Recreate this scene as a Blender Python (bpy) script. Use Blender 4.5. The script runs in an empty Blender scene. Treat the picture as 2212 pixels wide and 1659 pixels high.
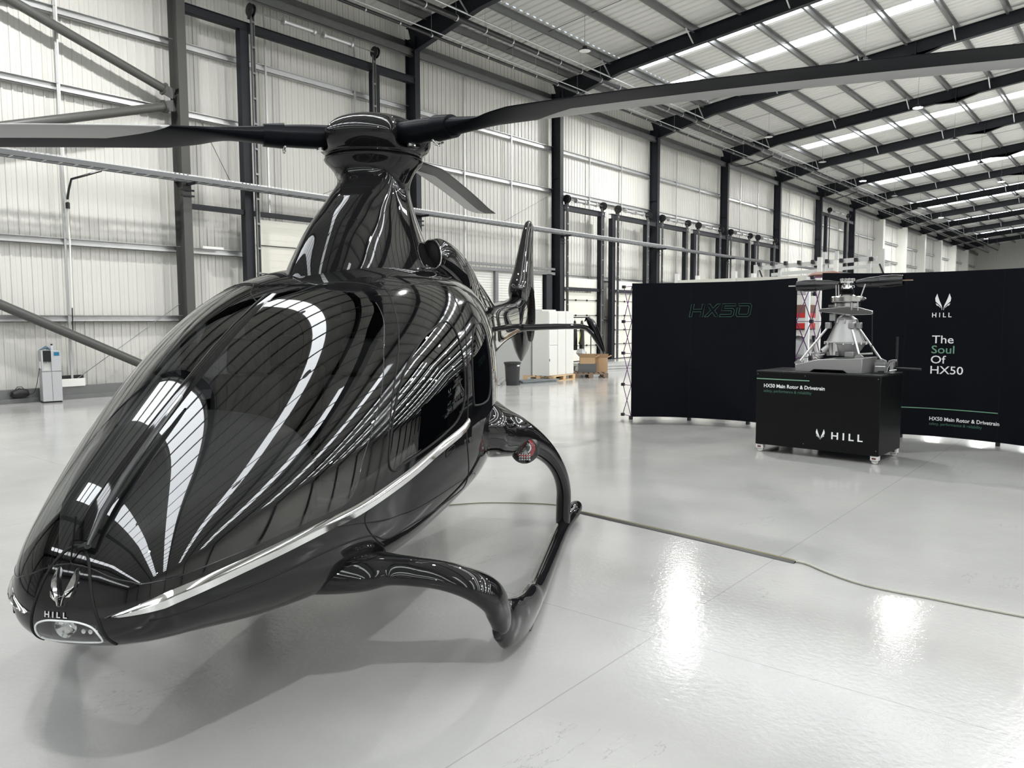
import bpy, bmesh, math, random
import numpy as np
from mathutils import Vector, Matrix
random.seed(7)
SC = bpy.context.scene
COL = SC.collection
PI = math.pi
# ------------------------------------------------------------------ camera, world, exposure
F_PX = 1681.67
def cam_rows(yaw, pitch, roll):
    cy, sy, cp, sp = math.cos(yaw), math.sin(yaw), math.cos(pitch), math.sin(pitch)
    f = np.array([cy*cp, sy*cp, -sp]); r = np.array([sy, -cy, 0.]); d = np.cross(f, r)
    c, s = math.cos(roll), math.sin(roll)
    return c*r+s*d, -s*r+c*d, f
r_, d_, f_ = cam_rows(*[math.radians(v) for v in (39.446, 4.729, 0.18)])
cam = bpy.data.objects.new('camera', bpy.data.cameras.new('camera'))
COL.objects.link(cam); SC.camera = cam
cam.matrix_world = Matrix(((r_[0], -d_[0], -f_[0], 0), (r_[1], -d_[1], -f_[1], 0), (r_[2], -d_[2], -f_[2], 1.7), (0, 0, 0, 1)))
cam.data.sensor_fit = 'HORIZONTAL'; cam.data.sensor_width = 36.0; cam.data.lens = F_PX/2212*36.0
cam.data.clip_start = 0.05; cam.data.clip_end = 400
W = bpy.data.worlds.new('world'); SC.world = W; W.use_nodes = True
W.node_tree.nodes['Background'].inputs[0].default_value = (0.75, 0.85, 1, 1)
W.node_tree.nodes['Background'].inputs[1].default_value = 1.0
SC.view_settings.view_transform = 'Standard'; SC.view_settings.look = 'None'
SC.view_settings.gamma = 1.0; SC.view_settings.use_curve_mapping = False
SC.view_settings.exposure = 0.13
SC.cycles.use_denoising = True
SC.cycles.max_bounces = 10; SC.cycles.diffuse_bounces = 5; SC.cycles.glossy_bounces = 5
SC.cycles.transparent_max_bounces = 16; SC.cycles.caustics_reflective = False; SC.cycles.caustics_refractive = False
SC.cycles.sample_clamp_indirect = 6.0
SKY = 8.0        # brightness of the roof lights
LAMP = 1850.0     # brightness of the burning high bay lamps

# ------------------------------------------------------------------ materials
MATS = {}
def mat(name, col, rough=0.5, metal=0.0, coat=0.0, emit=None, es=0.0, spec=0.5, noise=None, bump=None, coat_rough=0.02):
    if name in MATS: return MATS[name]
    m = bpy.data.materials.new(name); m.use_nodes = True; MATS[name] = m
    nt = m.node_tree; b = nt.nodes['Principled BSDF']
    b.inputs['Base Color'].default_value = (*col, 1); b.inputs['Roughness'].default_value = rough
    b.inputs['Metallic'].default_value = metal; b.inputs['Coat Weight'].default_value = coat
    b.inputs['Coat Roughness'].default_value = coat_rough; b.inputs['Coat IOR'].default_value = 1.40
    b.inputs['Specular IOR Level'].default_value = spec
    if emit: b.inputs['Emission Color'].default_value = (*emit, 1); b.inputs['Emission Strength'].default_value = es
    if noise:      # (scale, amount) : gentle tone variation of the thing's own colour
        tc = nt.nodes.new('ShaderNodeTexCoord'); n = nt.nodes.new('ShaderNodeTexNoise'); n.inputs['Scale'].default_value = noise[0]
        n.inputs['Detail'].default_value = 4
        mx = nt.nodes.new('ShaderNodeMix'); mx.data_type = 'RGBA'
        a = noise[1]
        mx.inputs['A'].default_value = (*[c*(1-a) for c in col], 1); mx.inputs['B'].default_value = (*[min(1, c*(1+a)) for c in col], 1)
        nt.links.new(tc.outputs['Object'], n.inputs['Vector']); nt.links.new(n.outputs['Fac'], mx.inputs['Factor'])
        nt.links.new(mx.outputs['Result'], b.inputs['Base Color'])
    if bump:       # (scale, strength)
        tc = nt.nodes.new('ShaderNodeTexCoord'); n = nt.nodes.new('ShaderNodeTexNoise'); n.inputs['Scale'].default_value = bump[0]
        bp = nt.nodes.new('ShaderNodeBump'); bp.inputs['Strength'].default_value = bump[1]; bp.inputs['Distance'].default_value = 0.01
        nt.links.new(tc.outputs['Object'], n.inputs['Vector']); nt.links.new(n.outputs['Fac'], bp.inputs['Height'])
        nt.links.new(bp.outputs['Normal'], b.inputs['Normal'])
    return m
def glass(name, tint, rough=0.0, ior=1.75):
    if name in MATS: return MATS[name]
    m = bpy.data.materials.new(name); m.use_nodes = True; MATS[name] = m
    nt = m.node_tree; nt.nodes.clear()
    out = nt.nodes.new('ShaderNodeOutputMaterial'); mix = nt.nodes.new('ShaderNodeMixShader')
    tr = nt.nodes.new('ShaderNodeBsdfTransparent'); gl = nt.nodes.new('ShaderNodeBsdfGlossy'); fr = nt.nodes.new('ShaderNodeFresnel')
    tr.inputs['Color'].default_value = (*tint, 1); gl.inputs['Roughness'].default_value = rough
    geo = nt.nodes.new('ShaderNodeNewGeometry'); mr = nt.nodes.new('ShaderNodeMapRange'); mr.inputs['To Min'].default_value = ior; mr.inputs['To Max'].default_value = 1/ior
    nt.links.new(geo.outputs['Backfacing'], mr.inputs['Value']); nt.links.new(mr.outputs[0], fr.inputs['IOR'])      # a thin pane reflects alike from both sides
    gl.inputs['Color'].default_value = (1, 1, 1, 1)
    nt.links.new(fr.outputs[0], mix.inputs[0]); nt.links.new(tr.outputs[0], mix.inputs[1]); nt.links.new(gl.outputs[0], mix.inputs[2])
    nt.links.new(mix.outputs[0], out.inputs[0])
    return m
def emis(name, col, s):
    if name in MATS: return MATS[name]
    m = bpy.data.materials.new(name); m.use_nodes = True; MATS[name] = m
    nt = m.node_tree; nt.nodes.clear()
    out = nt.nodes.new('ShaderNodeOutputMaterial'); e = nt.nodes.new('ShaderNodeEmission')
    e.inputs[0].default_value = (*col, 1); e.inputs[1].default_value = s
    nt.links.new(e.outputs[0], out.inputs[0]); return m

PAINT = mat('black_car_paint', (0.009, 0.009, 0.0095), rough=0.4, coat=1.0, spec=0.0)
FRIT = mat('black_glass_border', (0.004, 0.004, 0.0045), rough=0.05, spec=0.6)
GLASS = glass('tinted_canopy_glass', (0.55, 0.56, 0.555))
GLASSD = glass('dark_privacy_glass', (0.16, 0.17, 0.19))
CLEAR = glass('clear_lens', (0.85, 0.87, 0.88))
BLACK = mat('matte_black', (0.008, 0.008, 0.009), rough=0.6)
SATIN = mat('satin_black', (0.010, 0.0105, 0.012), rough=0.33)
SEAM = mat('seam_black', (0.002, 0.002, 0.002), rough=0.8)
CHROME = mat('chrome', (0.86, 0.86, 0.85), rough=0.07, metal=1.0)
BLADE = mat('blade_paint', (0.006, 0.007, 0.0095), rough=0.32, spec=.07)
BLADEG = mat('blade_leading_edge', (0.42, 0.42, 0.41), rough=0.4, metal=0.2)
GOLD = mat('blade_tip_brass', (0.55, 0.42, 0.2), rough=0.4)
STEEL = mat('navy_painted_steel', (0.009, 0.011, 0.016), rough=0.5, spec=.35)
STEELG = mat('charcoal_painted_steel', (0.06, 0.06, 0.056), rough=0.5)
GALV = mat('galvanised_steel', (0.20, 0.205, 0.205), rough=0.36, metal=0.6, noise=(3, .15))
GALVL = mat('bright_galvanised', (0.55, 0.56, 0.56), rough=0.35, metal=0.6, noise=(4, .12))
SHEET = mat('cream_liner_sheet', (0.60, 0.593, 0.56), rough=0.36, noise=(0.35, .05))
ROOF = mat('white_roof_sheet', (0.60, 0.60, 0.575), rough=0.42, noise=(0.4, .06))
WHITE = mat('white_panel', (0.70, 0.70, 0.66), rough=0.4)
CREAMD = mat('cream_door_panel', (0.66, 0.65, 0.58), rough=0.38)
ALU = mat('cast_aluminium', (0.36, 0.36, 0.355), rough=0.42, metal=0.7, bump=(180, .25))
ALUB = mat('machined_aluminium', (0.72, 0.72, 0.71), rough=0.22, metal=1.0)
NAVY = mat('navy_banner_fabric', (0.0035, 0.0045, 0.0075), rough=0.8, spec=.12, noise=(1.2, .25))
NAVYB = mat('black_crate_panel', (0.0032, 0.0033, 0.0037), rough=0.36, spec=.25)
INK = mat('white_print', (0.85, 0.86, 0.86), rough=0.6)
GREEN = mat('sage_green_print', (0.17, 0.34, 0.23), rough=0.6)
GREEND = mat('dark_green_print', (0.06, 0.16, 0.11), rough=0.6)
SEATM = mat('charcoal_leather', (0.026, 0.027, 0.027), rough=0.55, noise=(9, .1))
DASH = mat('soft_touch_dash', (0.022, 0.023, 0.025), rough=0.5)
RED = mat('red_lens', (0.5, 0.02, 0.03), rough=0.12, coat=1)
WOOD = mat('pallet_wood', (0.52, 0.36, 0.2), rough=0.8, noise=(6, .25))
CARD = mat('cardboard', (0.42, 0.28, 0.16), rough=0.85)
PURPLE = mat('purple_tube', (0.13, 0.03, 0.16), rough=0.4)

# ------------------------------------------------------------------ helpers
def tag(o, label=None, cat=None, group=None, kind=None):
    if label: o['label'] = label
    if cat: o['category'] = cat
    if group: o['group'] = group
    if kind: o['kind'] = kind
    return o
def empty(name, loc=(0, 0, 0), rz=0.0):
    o = bpy.data.objects.new(name, None); COL.objects.link(o); o.location = loc; o.rotation_euler = (0, 0, rz)
    o.empty_display_size = .1
    return o
def thing(name, label, cat, loc=(0, 0, 0), rz=0.0, group=None):
    return tag(empty(name, loc, rz), label, cat, group)
class MB:
    """collects shapes into one mesh"""
    def __init__(s): s.v = []; s.f = []; s.sm = []; s.mi = []
    def add(s, vs, fs, smooth=False, mi=0):
        n = len(s.v); s.v += [tuple(map(float, v)) for v in vs]
        s.f += [tuple(int(i)+n for i in f) for f in fs]; s.sm += [smooth]*len(fs); s.mi += [mi]*len(fs); return s
    def box(s, x0, y0, z0, x1, y1, z1, mi=0):
        v = [(x, y, z) for z in (z0, z1) for y in (y0, y1) for x in (x0, x1)]
        return s.add(v, [(0, 2, 3, 1), (4, 5, 7, 6), (0, 1, 5, 4), (2, 6, 7, 3), (0, 4, 6, 2), (1, 3, 7, 5)], mi=mi)
    def bar(s, a, b, w, h=None, up=(0, 0, 1), mi=0):
        """rectangular bar a->b, w across, h along up"""
        h = w if h is None else h
        a, b = Vector(a), Vector(b); d = (b-a).normalized(); u = Vector(up)
        if abs(d.dot(u)) > .98: u = Vector((0, 1, 0)) if abs(d.y) < .9 else Vector((1, 0, 0))
        x = d.cross(u).normalized(); y = x.cross(d).normalized()
        v = [p+x*(i*w/2)+y*(j*h/2) for p in (a, b) for i, j in ((-1, -1), (1, -1), (1, 1), (-1, 1))]
        return s.add(v, [(3, 2, 1, 0), (4, 5, 6, 7), (0, 1, 5, 4), (1, 2, 6, 5), (2, 3, 7, 6), (3, 0, 4, 7)], mi=mi)
    def tube(s, pts, r, n=10, caps=True, mi=0, up=None, r2=None):
        """round (or elliptic, r across / r2 along up) tube through pts; r may be a list"""
        P = [Vector(p) for p in pts]; m = len(P)
        R = r if isinstance(r, (list, tuple)) else [r]*m
        R2 = (r2 if isinstance(r2, (list, tuple)) else [r2]*m) if r2 is not None else R
        T = []
        for i in range(m):
            t = (P[min(i+1, m-1)]-P[max(i-1, 0)]); T.append(t.normalized() if t.length > 1e-9 else Vector((0, 0, 1)))
        u = Vector(up) if up is not None else (Vector((0, 0, 1)) if abs(T[0].z) < .95 else Vector((1, 0, 0)))
        V = []
        for i in range(m):
            x = T[i].cross(u)
            x = x.normalized() if x.length > 1e-6 else Vector((1, 0, 0)); y = x.cross(T[i]).normalized()
            if up is None: u = y
            for k in range(n):
                a = 2*PI*k/n; V.append(P[i]+x*(R[i]*math.cos(a))+y*(R2[i]*math.sin(a)))
        Fs = [(i*n+k, i*n+(k+1) % n, (i+1)*n+(k+1) % n, (i+1)*n+k) for i in range(m-1) for k in range(n)]
        s.add(V, Fs, True, mi)
        if caps:
            s.f.append(tuple(len(s.v)-len(V)+k for k in range(n))[::-1]); s.sm.append(False); s.mi.append(mi)
            s.f.append(tuple(len(s.v)-n+k for k in range(n))); s.sm.append(False); s.mi.append(mi)
        return s
    def lathe(s, prof, c=(0, 0, 0), n=32, mi=0, axis=(0, 0, 1), ref=None):
        """prof [(r, h)] spun about axis through c"""
        ax = Vector(axis).normalized(); u = Vector(ref) if ref else (Vector((1, 0, 0)) if abs(ax.x) < .9 else Vector((0, 1, 0)))
        x = (u-ax*u.dot(ax)).normalized(); y = ax.cross(x); c = Vector(c)
        V = [c+ax*h+(x*math.cos(2*PI*k/n)+y*math.sin(2*PI*k/n))*max(r, 1e-5) for r, h in prof for k in range(n)]
        m = len(prof)
        return s.add(V, [(i*n+k, i*n+(k+1) % n, (i+1)*n+(k+1) % n, (i+1)*n+k) for i in range(m-1) for k in range(n)], True, mi)
    def prism(s, poly, h0, h1, fn, smooth=False, mi=0):
        """polygon (a, b) swept from h0 to h1; fn(a, b, h) -> xyz"""
        n = len(poly); V = [fn(a, b, h0) for a, b in poly]+[fn(a, b, h1) for a, b in poly]
        s.add(V, [(i, (i+1) % n, n+(i+1) % n, n+i) for i in range(n)], smooth, mi)
        s.f.append(tuple(len(s.v)-2*n+i for i in range(n))[::-1]); s.f.append(tuple(len(s.v)-n+i for i in range(n)))
        s.sm += [False, False]; s.mi += [mi, mi]; return s
    def loft(s, rings, caps=True, mi=0, smooth=True):
        n = len(rings[0]); V = [p for r in rings for p in r]; m = len(rings)
        s.add(V, [(i*n+k, i*n+(k+1) % n, (i+1)*n+(k+1) % n, (i+1)*n+k) for i in range(m-1) for k in range(n)], smooth, mi)
        if caps:
            s.f.append(tuple(len(s.v)-len(V)+k for k in range(n))[::-1]); s.f.append(tuple(len(s.v)-n+k for k in range(n)))
            s.sm += [smooth, smooth]; s.mi += [mi, mi]
        return s
    def build(s, name, mats, parent=None, sharp=40, fix=True, bevel=0):
        me = bpy.data.meshes.new(name); me.from_pydata(s.v, [], s.f); me.update()
        for m in (mats if isinstance(mats, (list, tuple)) else [mats]): me.materials.append(m)
        me.polygons.foreach_set('use_smooth', s.sm); me.polygons.foreach_set('material_index', s.mi)
        if fix:
            bm = bmesh.new(); bm.from_mesh(me); bmesh.ops.recalc_face_normals(bm, faces=bm.faces); bm.to_mesh(me); bm.free()
        if sharp: me.set_sharp_from_angle(angle=math.radians(sharp))
        o = bpy.data.objects.new(name, me); COL.objects.link(o)
        if parent: o.parent = parent
        if bevel:
            b = o.modifiers.new('bevel', 'BEVEL'); b.width = bevel; b.segments = 2; b.limit_method = 'ANGLE'
        return o
def struct(name, mb, m, **k):
    o = mb.build(name, m, **k); o['kind'] = 'structure'; return o
def copy_tree(o, parent=None):
    c = o.copy(); COL.objects.link(c)
    if parent: c.parent = parent
    for ch in list(o.children): copy_tree(ch, c)
    return c
def text_mesh(string, size=1.0, xs=1.0, shear=0.0, bold=0.0, space=1.0, outline=0.0, align='LEFT'):
    cu = bpy.data.curves.new('t', 'FONT'); cu.body = string; cu.size = size; cu.shear = shear; cu.offset = bold
    cu.space_character = space; cu.align_x = align; cu.resolution_u = 3
    if outline: cu.fill_mode = 'NONE'; cu.bevel_depth = outline; cu.bevel_resolution = 0
    o = bpy.data.objects.new('t', cu); COL.objects.link(o)
    dg = bpy.context.evaluated_depsgraph_get(); dg.update()
    me = bpy.data.meshes.new_from_object(o.evaluated_get(dg))
    vs = [(v.co.x*xs, v.co.y, v.co.z) for v in me.vertices]; fs = [tuple(p.vertices) for p in me.polygons]
    bpy.data.objects.remove(o); bpy.data.meshes.remove(me)
    return vs, fs
# ------------------------------------------------------------------ the hangar shell
X0, X1, YW, YR, YA = -21.5, 116.6, 18.42, -25.0, -3.3
def roof_z(y): return 12.8-.107*y if y > YA else 12.8-.107*(2*YA-y)
def under_z(y): return 12.15-.107*y if y > YA else 12.15-.107*(2*YA-y)
STRIPS = [(-18.6, -17.7), (-11.9, -11.0), (-3.9, -2.5), (.5, 1.8), (6.4, 7.3), (25.8, 26.6), (28.7, 29.5), (43.7, 44.8), (58.4, 59.8), (70.6, 71.9), (74, 75.3), (86, 87), (89, 90.3), (101, 102.3)]

STRIPS_LOW = []
STRIPS_FILL = [(12.4, 13.6), (20.0, 21.2), (33.5, 34.6), (36.5, 37.6), (41.0, 42.1), (48.5, 49.6), (51.5, 52.6), (63.5, 64.6), (66.5, 67.6), (79, 80.2)]     # opposite slope only: unseen strips added to light the middle of the hall
YLOW = 7.0
def floor_material():
    m = mat('polished_grey_floor', (0.60, 0.60, 0.58), rough=0.2, spec=0.5)
    nt = m.node_tree; b = nt.nodes['Principled BSDF']; L = nt.links.new
    N = nt.nodes.new
    tc = N('ShaderNodeTexCoord'); sp = N('ShaderNodeSeparateXYZ'); L(tc.outputs['Object'], sp.inputs[0])
    # soft cloudy wear
    n1 = N('ShaderNodeTexNoise'); n1.inputs['Scale'].default_value = .7; n1.inputs['Detail'].default_value = 6; n1.inputs['Roughness'].default_value = .6
    L(tc.outputs['Object'], n1.inputs['Vector'])
    r1 = N('ShaderNodeValToRGB'); r1.color_ramp.elements[0].position = .3; r1.color_ramp.elements[1].position = .75
    r1.color_ramp.elements[0].color = (.385, .385, .372, 1); r1.color_ramp.elements[1].color = (.48, .478, .46, 1)
    L(n1.outputs['Fac'], r1.inputs[0])
    def line(src, off, period, width, wob=0.006):
        a = N('ShaderNodeMath'); a.operation = 'SUBTRACT'; a.inputs[1].default_value = off-period/2; L(src, a.inputs[0])
        nz = N('ShaderNodeTexNoise'); nz.inputs['Scale'].default_value = 3; L(tc.outputs['Object'], nz.inputs['Vector'])
        w = N('ShaderNodeMath'); w.operation = 'MULTIPLY_ADD'; w.inputs[1].default_value = wob; L(nz.outputs['Fac'], w.inputs[0]); L(a.outputs[0], w.inputs[2])
        md = N('ShaderNodeMath'); md.operation = 'FLOORED_MODULO'; md.inputs[1].default_value = period; L(w.outputs[0], md.inputs[0])
        s = N('ShaderNodeMath'); s.operation = 'SUBTRACT'; s.inputs[1].default_value = period/2; L(md.outputs[0], s.inputs[0])
        ab = N('ShaderNodeMath'); ab.operation = 'ABSOLUTE'; L(s.outputs[0], ab.inputs[0])
        lt = N('ShaderNodeMath'); lt.operation = 'LESS_THAN'; lt.inputs[1].default_value = width; L(ab.outputs[0], lt.inputs[0])
        return lt.outputs[0]
    lx = line(sp.outputs['X'], 3.65, 5.45, .0035); ly = line(sp.outputs['Y'], 2.0, 5.3, .0035)
    mx = N('ShaderNodeMath'); mx.operation = 'MAXIMUM'; L(lx, mx.inputs[0]); L(ly, mx.inputs[1])
    jm = N('ShaderNodeMath'); jm.operation = 'MULTIPLY'; jm.inputs[1].default_value = .34; L(mx.outputs[0], jm.inputs[0])
    c1 = N('ShaderNodeMix'); c1.data_type = 'RGBA'; c1.inputs['B'].default_value = (.12, .12, .12, 1)
    L(jm.outputs[0], c1.inputs['Factor']); L(r1.outputs[0], c1.inputs['A'])
    # hairline cracks and scuffs near the aircraft : stretched noise ridges, thresholded
    mp = N('ShaderNodeMapping'); mp.inputs['Rotation'].default_value = (0, 0, math.radians(-12)); mp.inputs['Scale'].default_value = (.35, 1.6, 1)
    L(tc.outputs['Object'], mp.inputs[0])
    n2 = N('ShaderNodeTexNoise'); n2.inputs['Scale'].default_value = 1.3; n2.inputs['Detail'].default_value = 9; n2.inputs['Roughness'].default_value = .62
    L(mp.outputs[0], n2.inputs['Vector'])
    s2 = N('ShaderNodeMath'); s2.operation = 'SUBTRACT'; s2.inputs[1].default_value = .5; L(n2.outputs['Fac'], s2.inputs[0])
    a2 = N('ShaderNodeMath'); a2.operation = 'ABSOLUTE'; L(s2.outputs[0], a2.inputs[0])
    l2 = N('ShaderNodeMath'); l2.operation = 'LESS_THAN'; l2.inputs[1].default_value = .0017; L(a2.outputs[0], l2.inputs[0])
    n3 = N('ShaderNodeTexNoise'); n3.inputs['Scale'].default_value = .9; n3.inputs['Detail'].default_value = 3; L(tc.outputs['Object'], n3.inputs['Vector'])
    g3 = N('ShaderNodeMath'); g3.operation = 'GREATER_THAN'; g3.inputs[1].default_value = .62; L(n3.outputs['Fac'], g3.inputs[0])
    m2 = N('ShaderNodeMath'); m2.operation = 'MULTIPLY'; L(l2.outputs[0], m2.inputs[0]); L(g3.outputs[0], m2.inputs[1])
    m3 = N('ShaderNodeMath'); m3.operation = 'MULTIPLY'; m3.inputs[1].default_value = .32; L(m2.outputs[0], m3.inputs[0])
    c2 = N('ShaderNodeMix'); c2.data_type = 'RGBA'; c2.inputs['B'].default_value = (.1, .1, .1, 1)
    L(m3.outputs[0], c2.inputs['Factor']); L(c1.outputs['Result'], c2.inputs['A'])
    L(c2.outputs['Result'], b.inputs['Base Color'])
    rr = N('ShaderNodeMapRange'); rr.inputs['To Min'].default_value = .05; rr.inputs['To Max'].default_value = .17; L(n1.outputs['Fac'], rr.inputs['Value'])
    L(rr.outputs[0], b.inputs['Roughness'])
    n4 = N('ShaderNodeTexNoise'); n4.inputs['Scale'].default_value = 30; n4.inputs['Detail'].default_value = 3; L(tc.outputs['Object'], n4.inputs['Vector'])
    bp = N('ShaderNodeBump'); bp.inputs['Strength'].default_value = .34; bp.inputs['Distance'].default_value = .0035
    L(n4.outputs['Fac'], bp.inputs['Height']); L(bp.outputs['Normal'], b.inputs['Normal'])
    return m
struct('floor', MB().box(X0, YR, -.2, X1, YW+.1, 0), floor_material())

def corrugated(a0, a1, pitch, prof, fn, b0, b1):
    """profile prof [(u, depth)] repeated along a; fn(a, depth, b) -> xyz"""
    pts = []; a = a0
    while a < a1-1e-6:
        for u, d in prof:
            if a+u*pitch <= a1: pts.append((a+u*pitch, d))
        a += pitch
    pts.append((a1, prof[0][1]))
    V = [fn(a, d, b) for b in (b0, b1) for a, d in pts]; n = len(pts)
    return V, [(i, i+1, n+i+1, n+i) for i in range(n-1)]
WP = [(0, 0), (.42, 0), (.47, .022), (.62, .022), (.67, 0), (.97, 0), (.985, .006)]
m = MB(); m.add(*corrugated(X0, X1, .2, WP, lambda a, d, b: (a, YW-d, b), 0.02, roof_z(YW)))
struct('wall_left', m, SHEET, sharp=0)
m = MB(); m.add(*corrugated(X0, X1, .4, WP, lambda a, d, b: (a, YR+d, b), 0.02, roof_z(YR)))
struct('wall_right', m, SHEET, sharp=0)
def gable(x, sgn):
    m = MB()
    for y0, y1 in ((YR, YA), (YA, YW)):
        pts = []; y = y0
        while y < y1-1e-6:
            for u, d in WP:
                if y+u*.25 <= y1: pts.append((y+u*.25, d))
            y += .25
        pts.append((y1, 0)); n = len(pts)
        V = [(x+sgn*d, y, 0.02) for y, d in pts]+[(x+sgn*d, y, roof_z(y)) for y, d in pts]
        m.add(V, [(i, i+1, n+i+1, n+i) for i in range(n-1)])
    return m
struct('wall_far', gable(X1, -1), SHEET, sharp=0)
struct('wall_back', gable(X0, 1), SHEET, sharp=0)
# roof sheeting, left open where the roof lights are
RP = [(0, 0), (.18, 0), (.30, .035), (.62, .035), (.74, 0)]
m = MB()
rfn = lambda a, d, b: (a, b, roof_z(b)-d)
m.add(*corrugated(X0, X1, .333, RP, rfn, 15.45, YW))
m.add(*corrugated(X0, X1, .333, RP, rfn, YR, YR+3))
def cut_sheet(strips, y0, y1):
    xs = [X0]+[v for s in sorted(strips) for v in s]+[X1]
    for i in range(0, len(xs), 2): m.add(*corrugated(xs[i], xs[i+1], .333, RP, rfn, y0, y1))
cut_sheet(STRIPS, YLOW, 15.45); cut_sheet(STRIPS+STRIPS_LOW, YA, YLOW); cut_sheet(STRIPS+STRIPS_LOW+STRIPS_FILL, YR+3, YA)
struct('ceiling', m, ROOF, sharp=0)
SKYM = emis('daylit_roof_light', (.93, .965, 1.0), SKY)
bays = ['behind the camera']
def where_x(x):
    if x < 0: return 'just behind the camera' if x > -5.6 else 'far behind the camera'
    k = int((x-9.58)//7.55)+1
    return 'over the aircraft' if k < 1 else 'over the %s wall bay' % ['', 'first', 'second', 'third', 'fourth', 'fifth', 'sixth', 'seventh', 'eighth', 'ninth', 'tenth', 'eleventh', 'twelfth', 'thirteenth'][k]
seen = {}
for i, (a, b) in enumerate(STRIPS+STRIPS_LOW+STRIPS_FILL):
    q = MB()
    for y0, y1 in (((YA, 15.45 if (a, b) in STRIPS else YLOW),) if (a, b) not in STRIPS_FILL else ())+((YR+3, YA),):
        q.add([(a, y0, roof_z(y0)-.01), (b, y0, roof_z(y0)-.01), (b, y1, roof_z(y1)-.01), (a, y1, roof_z(y1)-.01)], [(0, 1, 2, 3)])
        q.add([(a, y0, roof_z(y0)+.03), (b, y0, roof_z(y0)+.03), (b, y1, roof_z(y1)+.03), (a, y1, roof_z(y1)+.03)], [(0, 1, 2, 3)])
    o = q.build('roof_light', SKYM)
    w = where_x(a); side = 'nearer' if w not in seen else 'farther'; seen[w] = 1
    tag(o, 'bright translucent roof light strip, %s one %s' % (side, w), 'skylight', 'roof light strips')  # the added fill strips of the opposite slope share this label

# portal frames
ORD = {k: n for k, n in enumerate(['first', 'second', 'third', 'fourth', 'fifth', 'sixth', 'seventh', 'eighth', 'ninth', 'tenth', 'eleventh', 'twelfth', 'thirteenth', 'fourteenth', 'fifteenth'], 1)}
def XK(k): return 9.58+7.55*(k-1)
def ibeam(mb, pts, x, w=.2, tf=.016, tw=.012):
    """pts = list of ((y, z) bottom, (y, z) top) stations of an I section lying in the plane X = x"""
    for (b0, t0), (b1, t1) in zip(pts[:-1], pts[1:]):
        mb.prism([b0, b1, t1, t0], -tw/2, tw/2, lambda a, b, h: (x+h, a, b))
        for p, q, dz in ((b0, b1, tf), (t0, t1, -tf)):
            d = Vector((q[0]-p[0], q[1]-p[1])).normalized(); n = Vector((-d.y, d.x))*(abs(dz))
            if (n.y > 0) != (dz > 0): n = -n
            mb.prism([p, q, (q[0]+n.x, q[1]+n.y), (p[0]+n.x, p[1]+n.y)], -w/2, w/2, lambda a, b, h: (x+h, a, b))
for k in range(-3, 15):
    x = XK(k); near = k >= 1
    lab = ('dark navy steel portal frame, %s from the left along the wall' % ORD[k]) if near else 'dark steel portal frame spanning the hall beside or behind the camera'
    if k >= 9: lab = 'far portal frame with white boxed column, %s from the left along the wall' % ORD[k]
    fr = thing('portal_frame', lab, 'steel frame', (x, 18, 0), group='portal frames of the hangar')
    def loc(o): o.location = (-x, -18, 0); return o
    c = MB()
    sm_ = STEELG if k == 1 else STEEL
    c.box(x-.105, 17.80, 0, x+.105, 17.818, 10.3); c.box(x-.105, 18.202, 0, x+.105, 18.22, 10.3); c.box(x-.007, 17.81, 0, x+.007, 18.21, 10.3)
    for z in (9.86, 7.1, 5.0): c.box(x-.1, 17.81, z, x+.1, 18.21, z+.014)
    c.box(x-.16, 17.74, 0, x+.16, 18.24, .03)
    loc(c.build('column', sm_, fr))
    r = MB()
    ibeam(r, [((17.95, 9.85), (18.2, 10.62)), ((15.2, 10.50), (15.2, 10.98)), ((YA, under_z(YA)), (YA, under_z(YA)+.46)), ((-22.0, 10.5), (-22.0, 10.96)), ((-24.7, 9.85), (-24.9, 10.6))], x)
    r.bar((x, -24.8, 0), (x, -24.8, 10), .2, .42, up=(0, 1, 0))
    for y in (7.25,):
        for dx in (-.1, .1): r.prism([(y-.9, under_z(y-.9)), (y, under_z(y)-.16), (y+.9, under_z(y+.9))], -.1, .1, lambda a, b, h: (x+h, a, b))
        r.box(x-.11, y-.02, under_z(y)-.18, x+.11, y+.02, under_z(y)+.46)
    loc(r.build('rafter', STEEL, fr))
    if k > 0:
        for i, y in enumerate((15.62, 12.36, 9.14, 5.96, 2.8)):
            b = MB()
            for s in (-1,) if i % 2 else (-1, 1):
                b.bar((x+.06*s, y, under_z(y)+.04 if y < 15.2 else 10.42), (x+.62*s, y, roof_z(y)-.25), .045, .02)
            loc(b.build('fly_brace', GALVL, fr))
    if k >= 9:
        loc(MB().box(x-.32, 17.62, 0, x+.25, YW-.03, 9.85).build('fire_casing', WHITE, fr))
        
# purlins and wall rails (cold rolled sections running the length of the hall)
PY = [17.36, 15.62, 13.95, 12.36, 10.72, 9.14, 7.55, 5.96, 4.38, 2.8, 1.2, -.4, -2.0]
for i, y in enumerate(PY+[2*YA-v for v in PY]):
    z = roof_z(y)-.04; p = MB()
    p.box(X0+.1, y-.004, z-.2, X1-.1, y+.004, z); p.box(X0+.1, y, z-.2, X1-.1, y+.07, z-.19); p.box(X0+.1, y-.07, z-.01, X1-.1, y, z)
    p.box(X0+.1, y+.066, z-.19, X1-.1, y+.07, z-.17)
    for k in range(0, 15):        # sleeved joints over every frame
        if (k+i) % 2 == 0: p.box(XK(k)-.75, y-.012, z-.205, XK(k)+.75, y+.012, z-.002)
    o = p.build('roof_purlin', GALV)
    tag(o, 'galvanised roof purlin running the whole length, %s' % (ORD[i+1]+' up the slope from the left wall' if i < 13 else 'on the far roof slope'), 'purlin', 'roof purlins')
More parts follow.
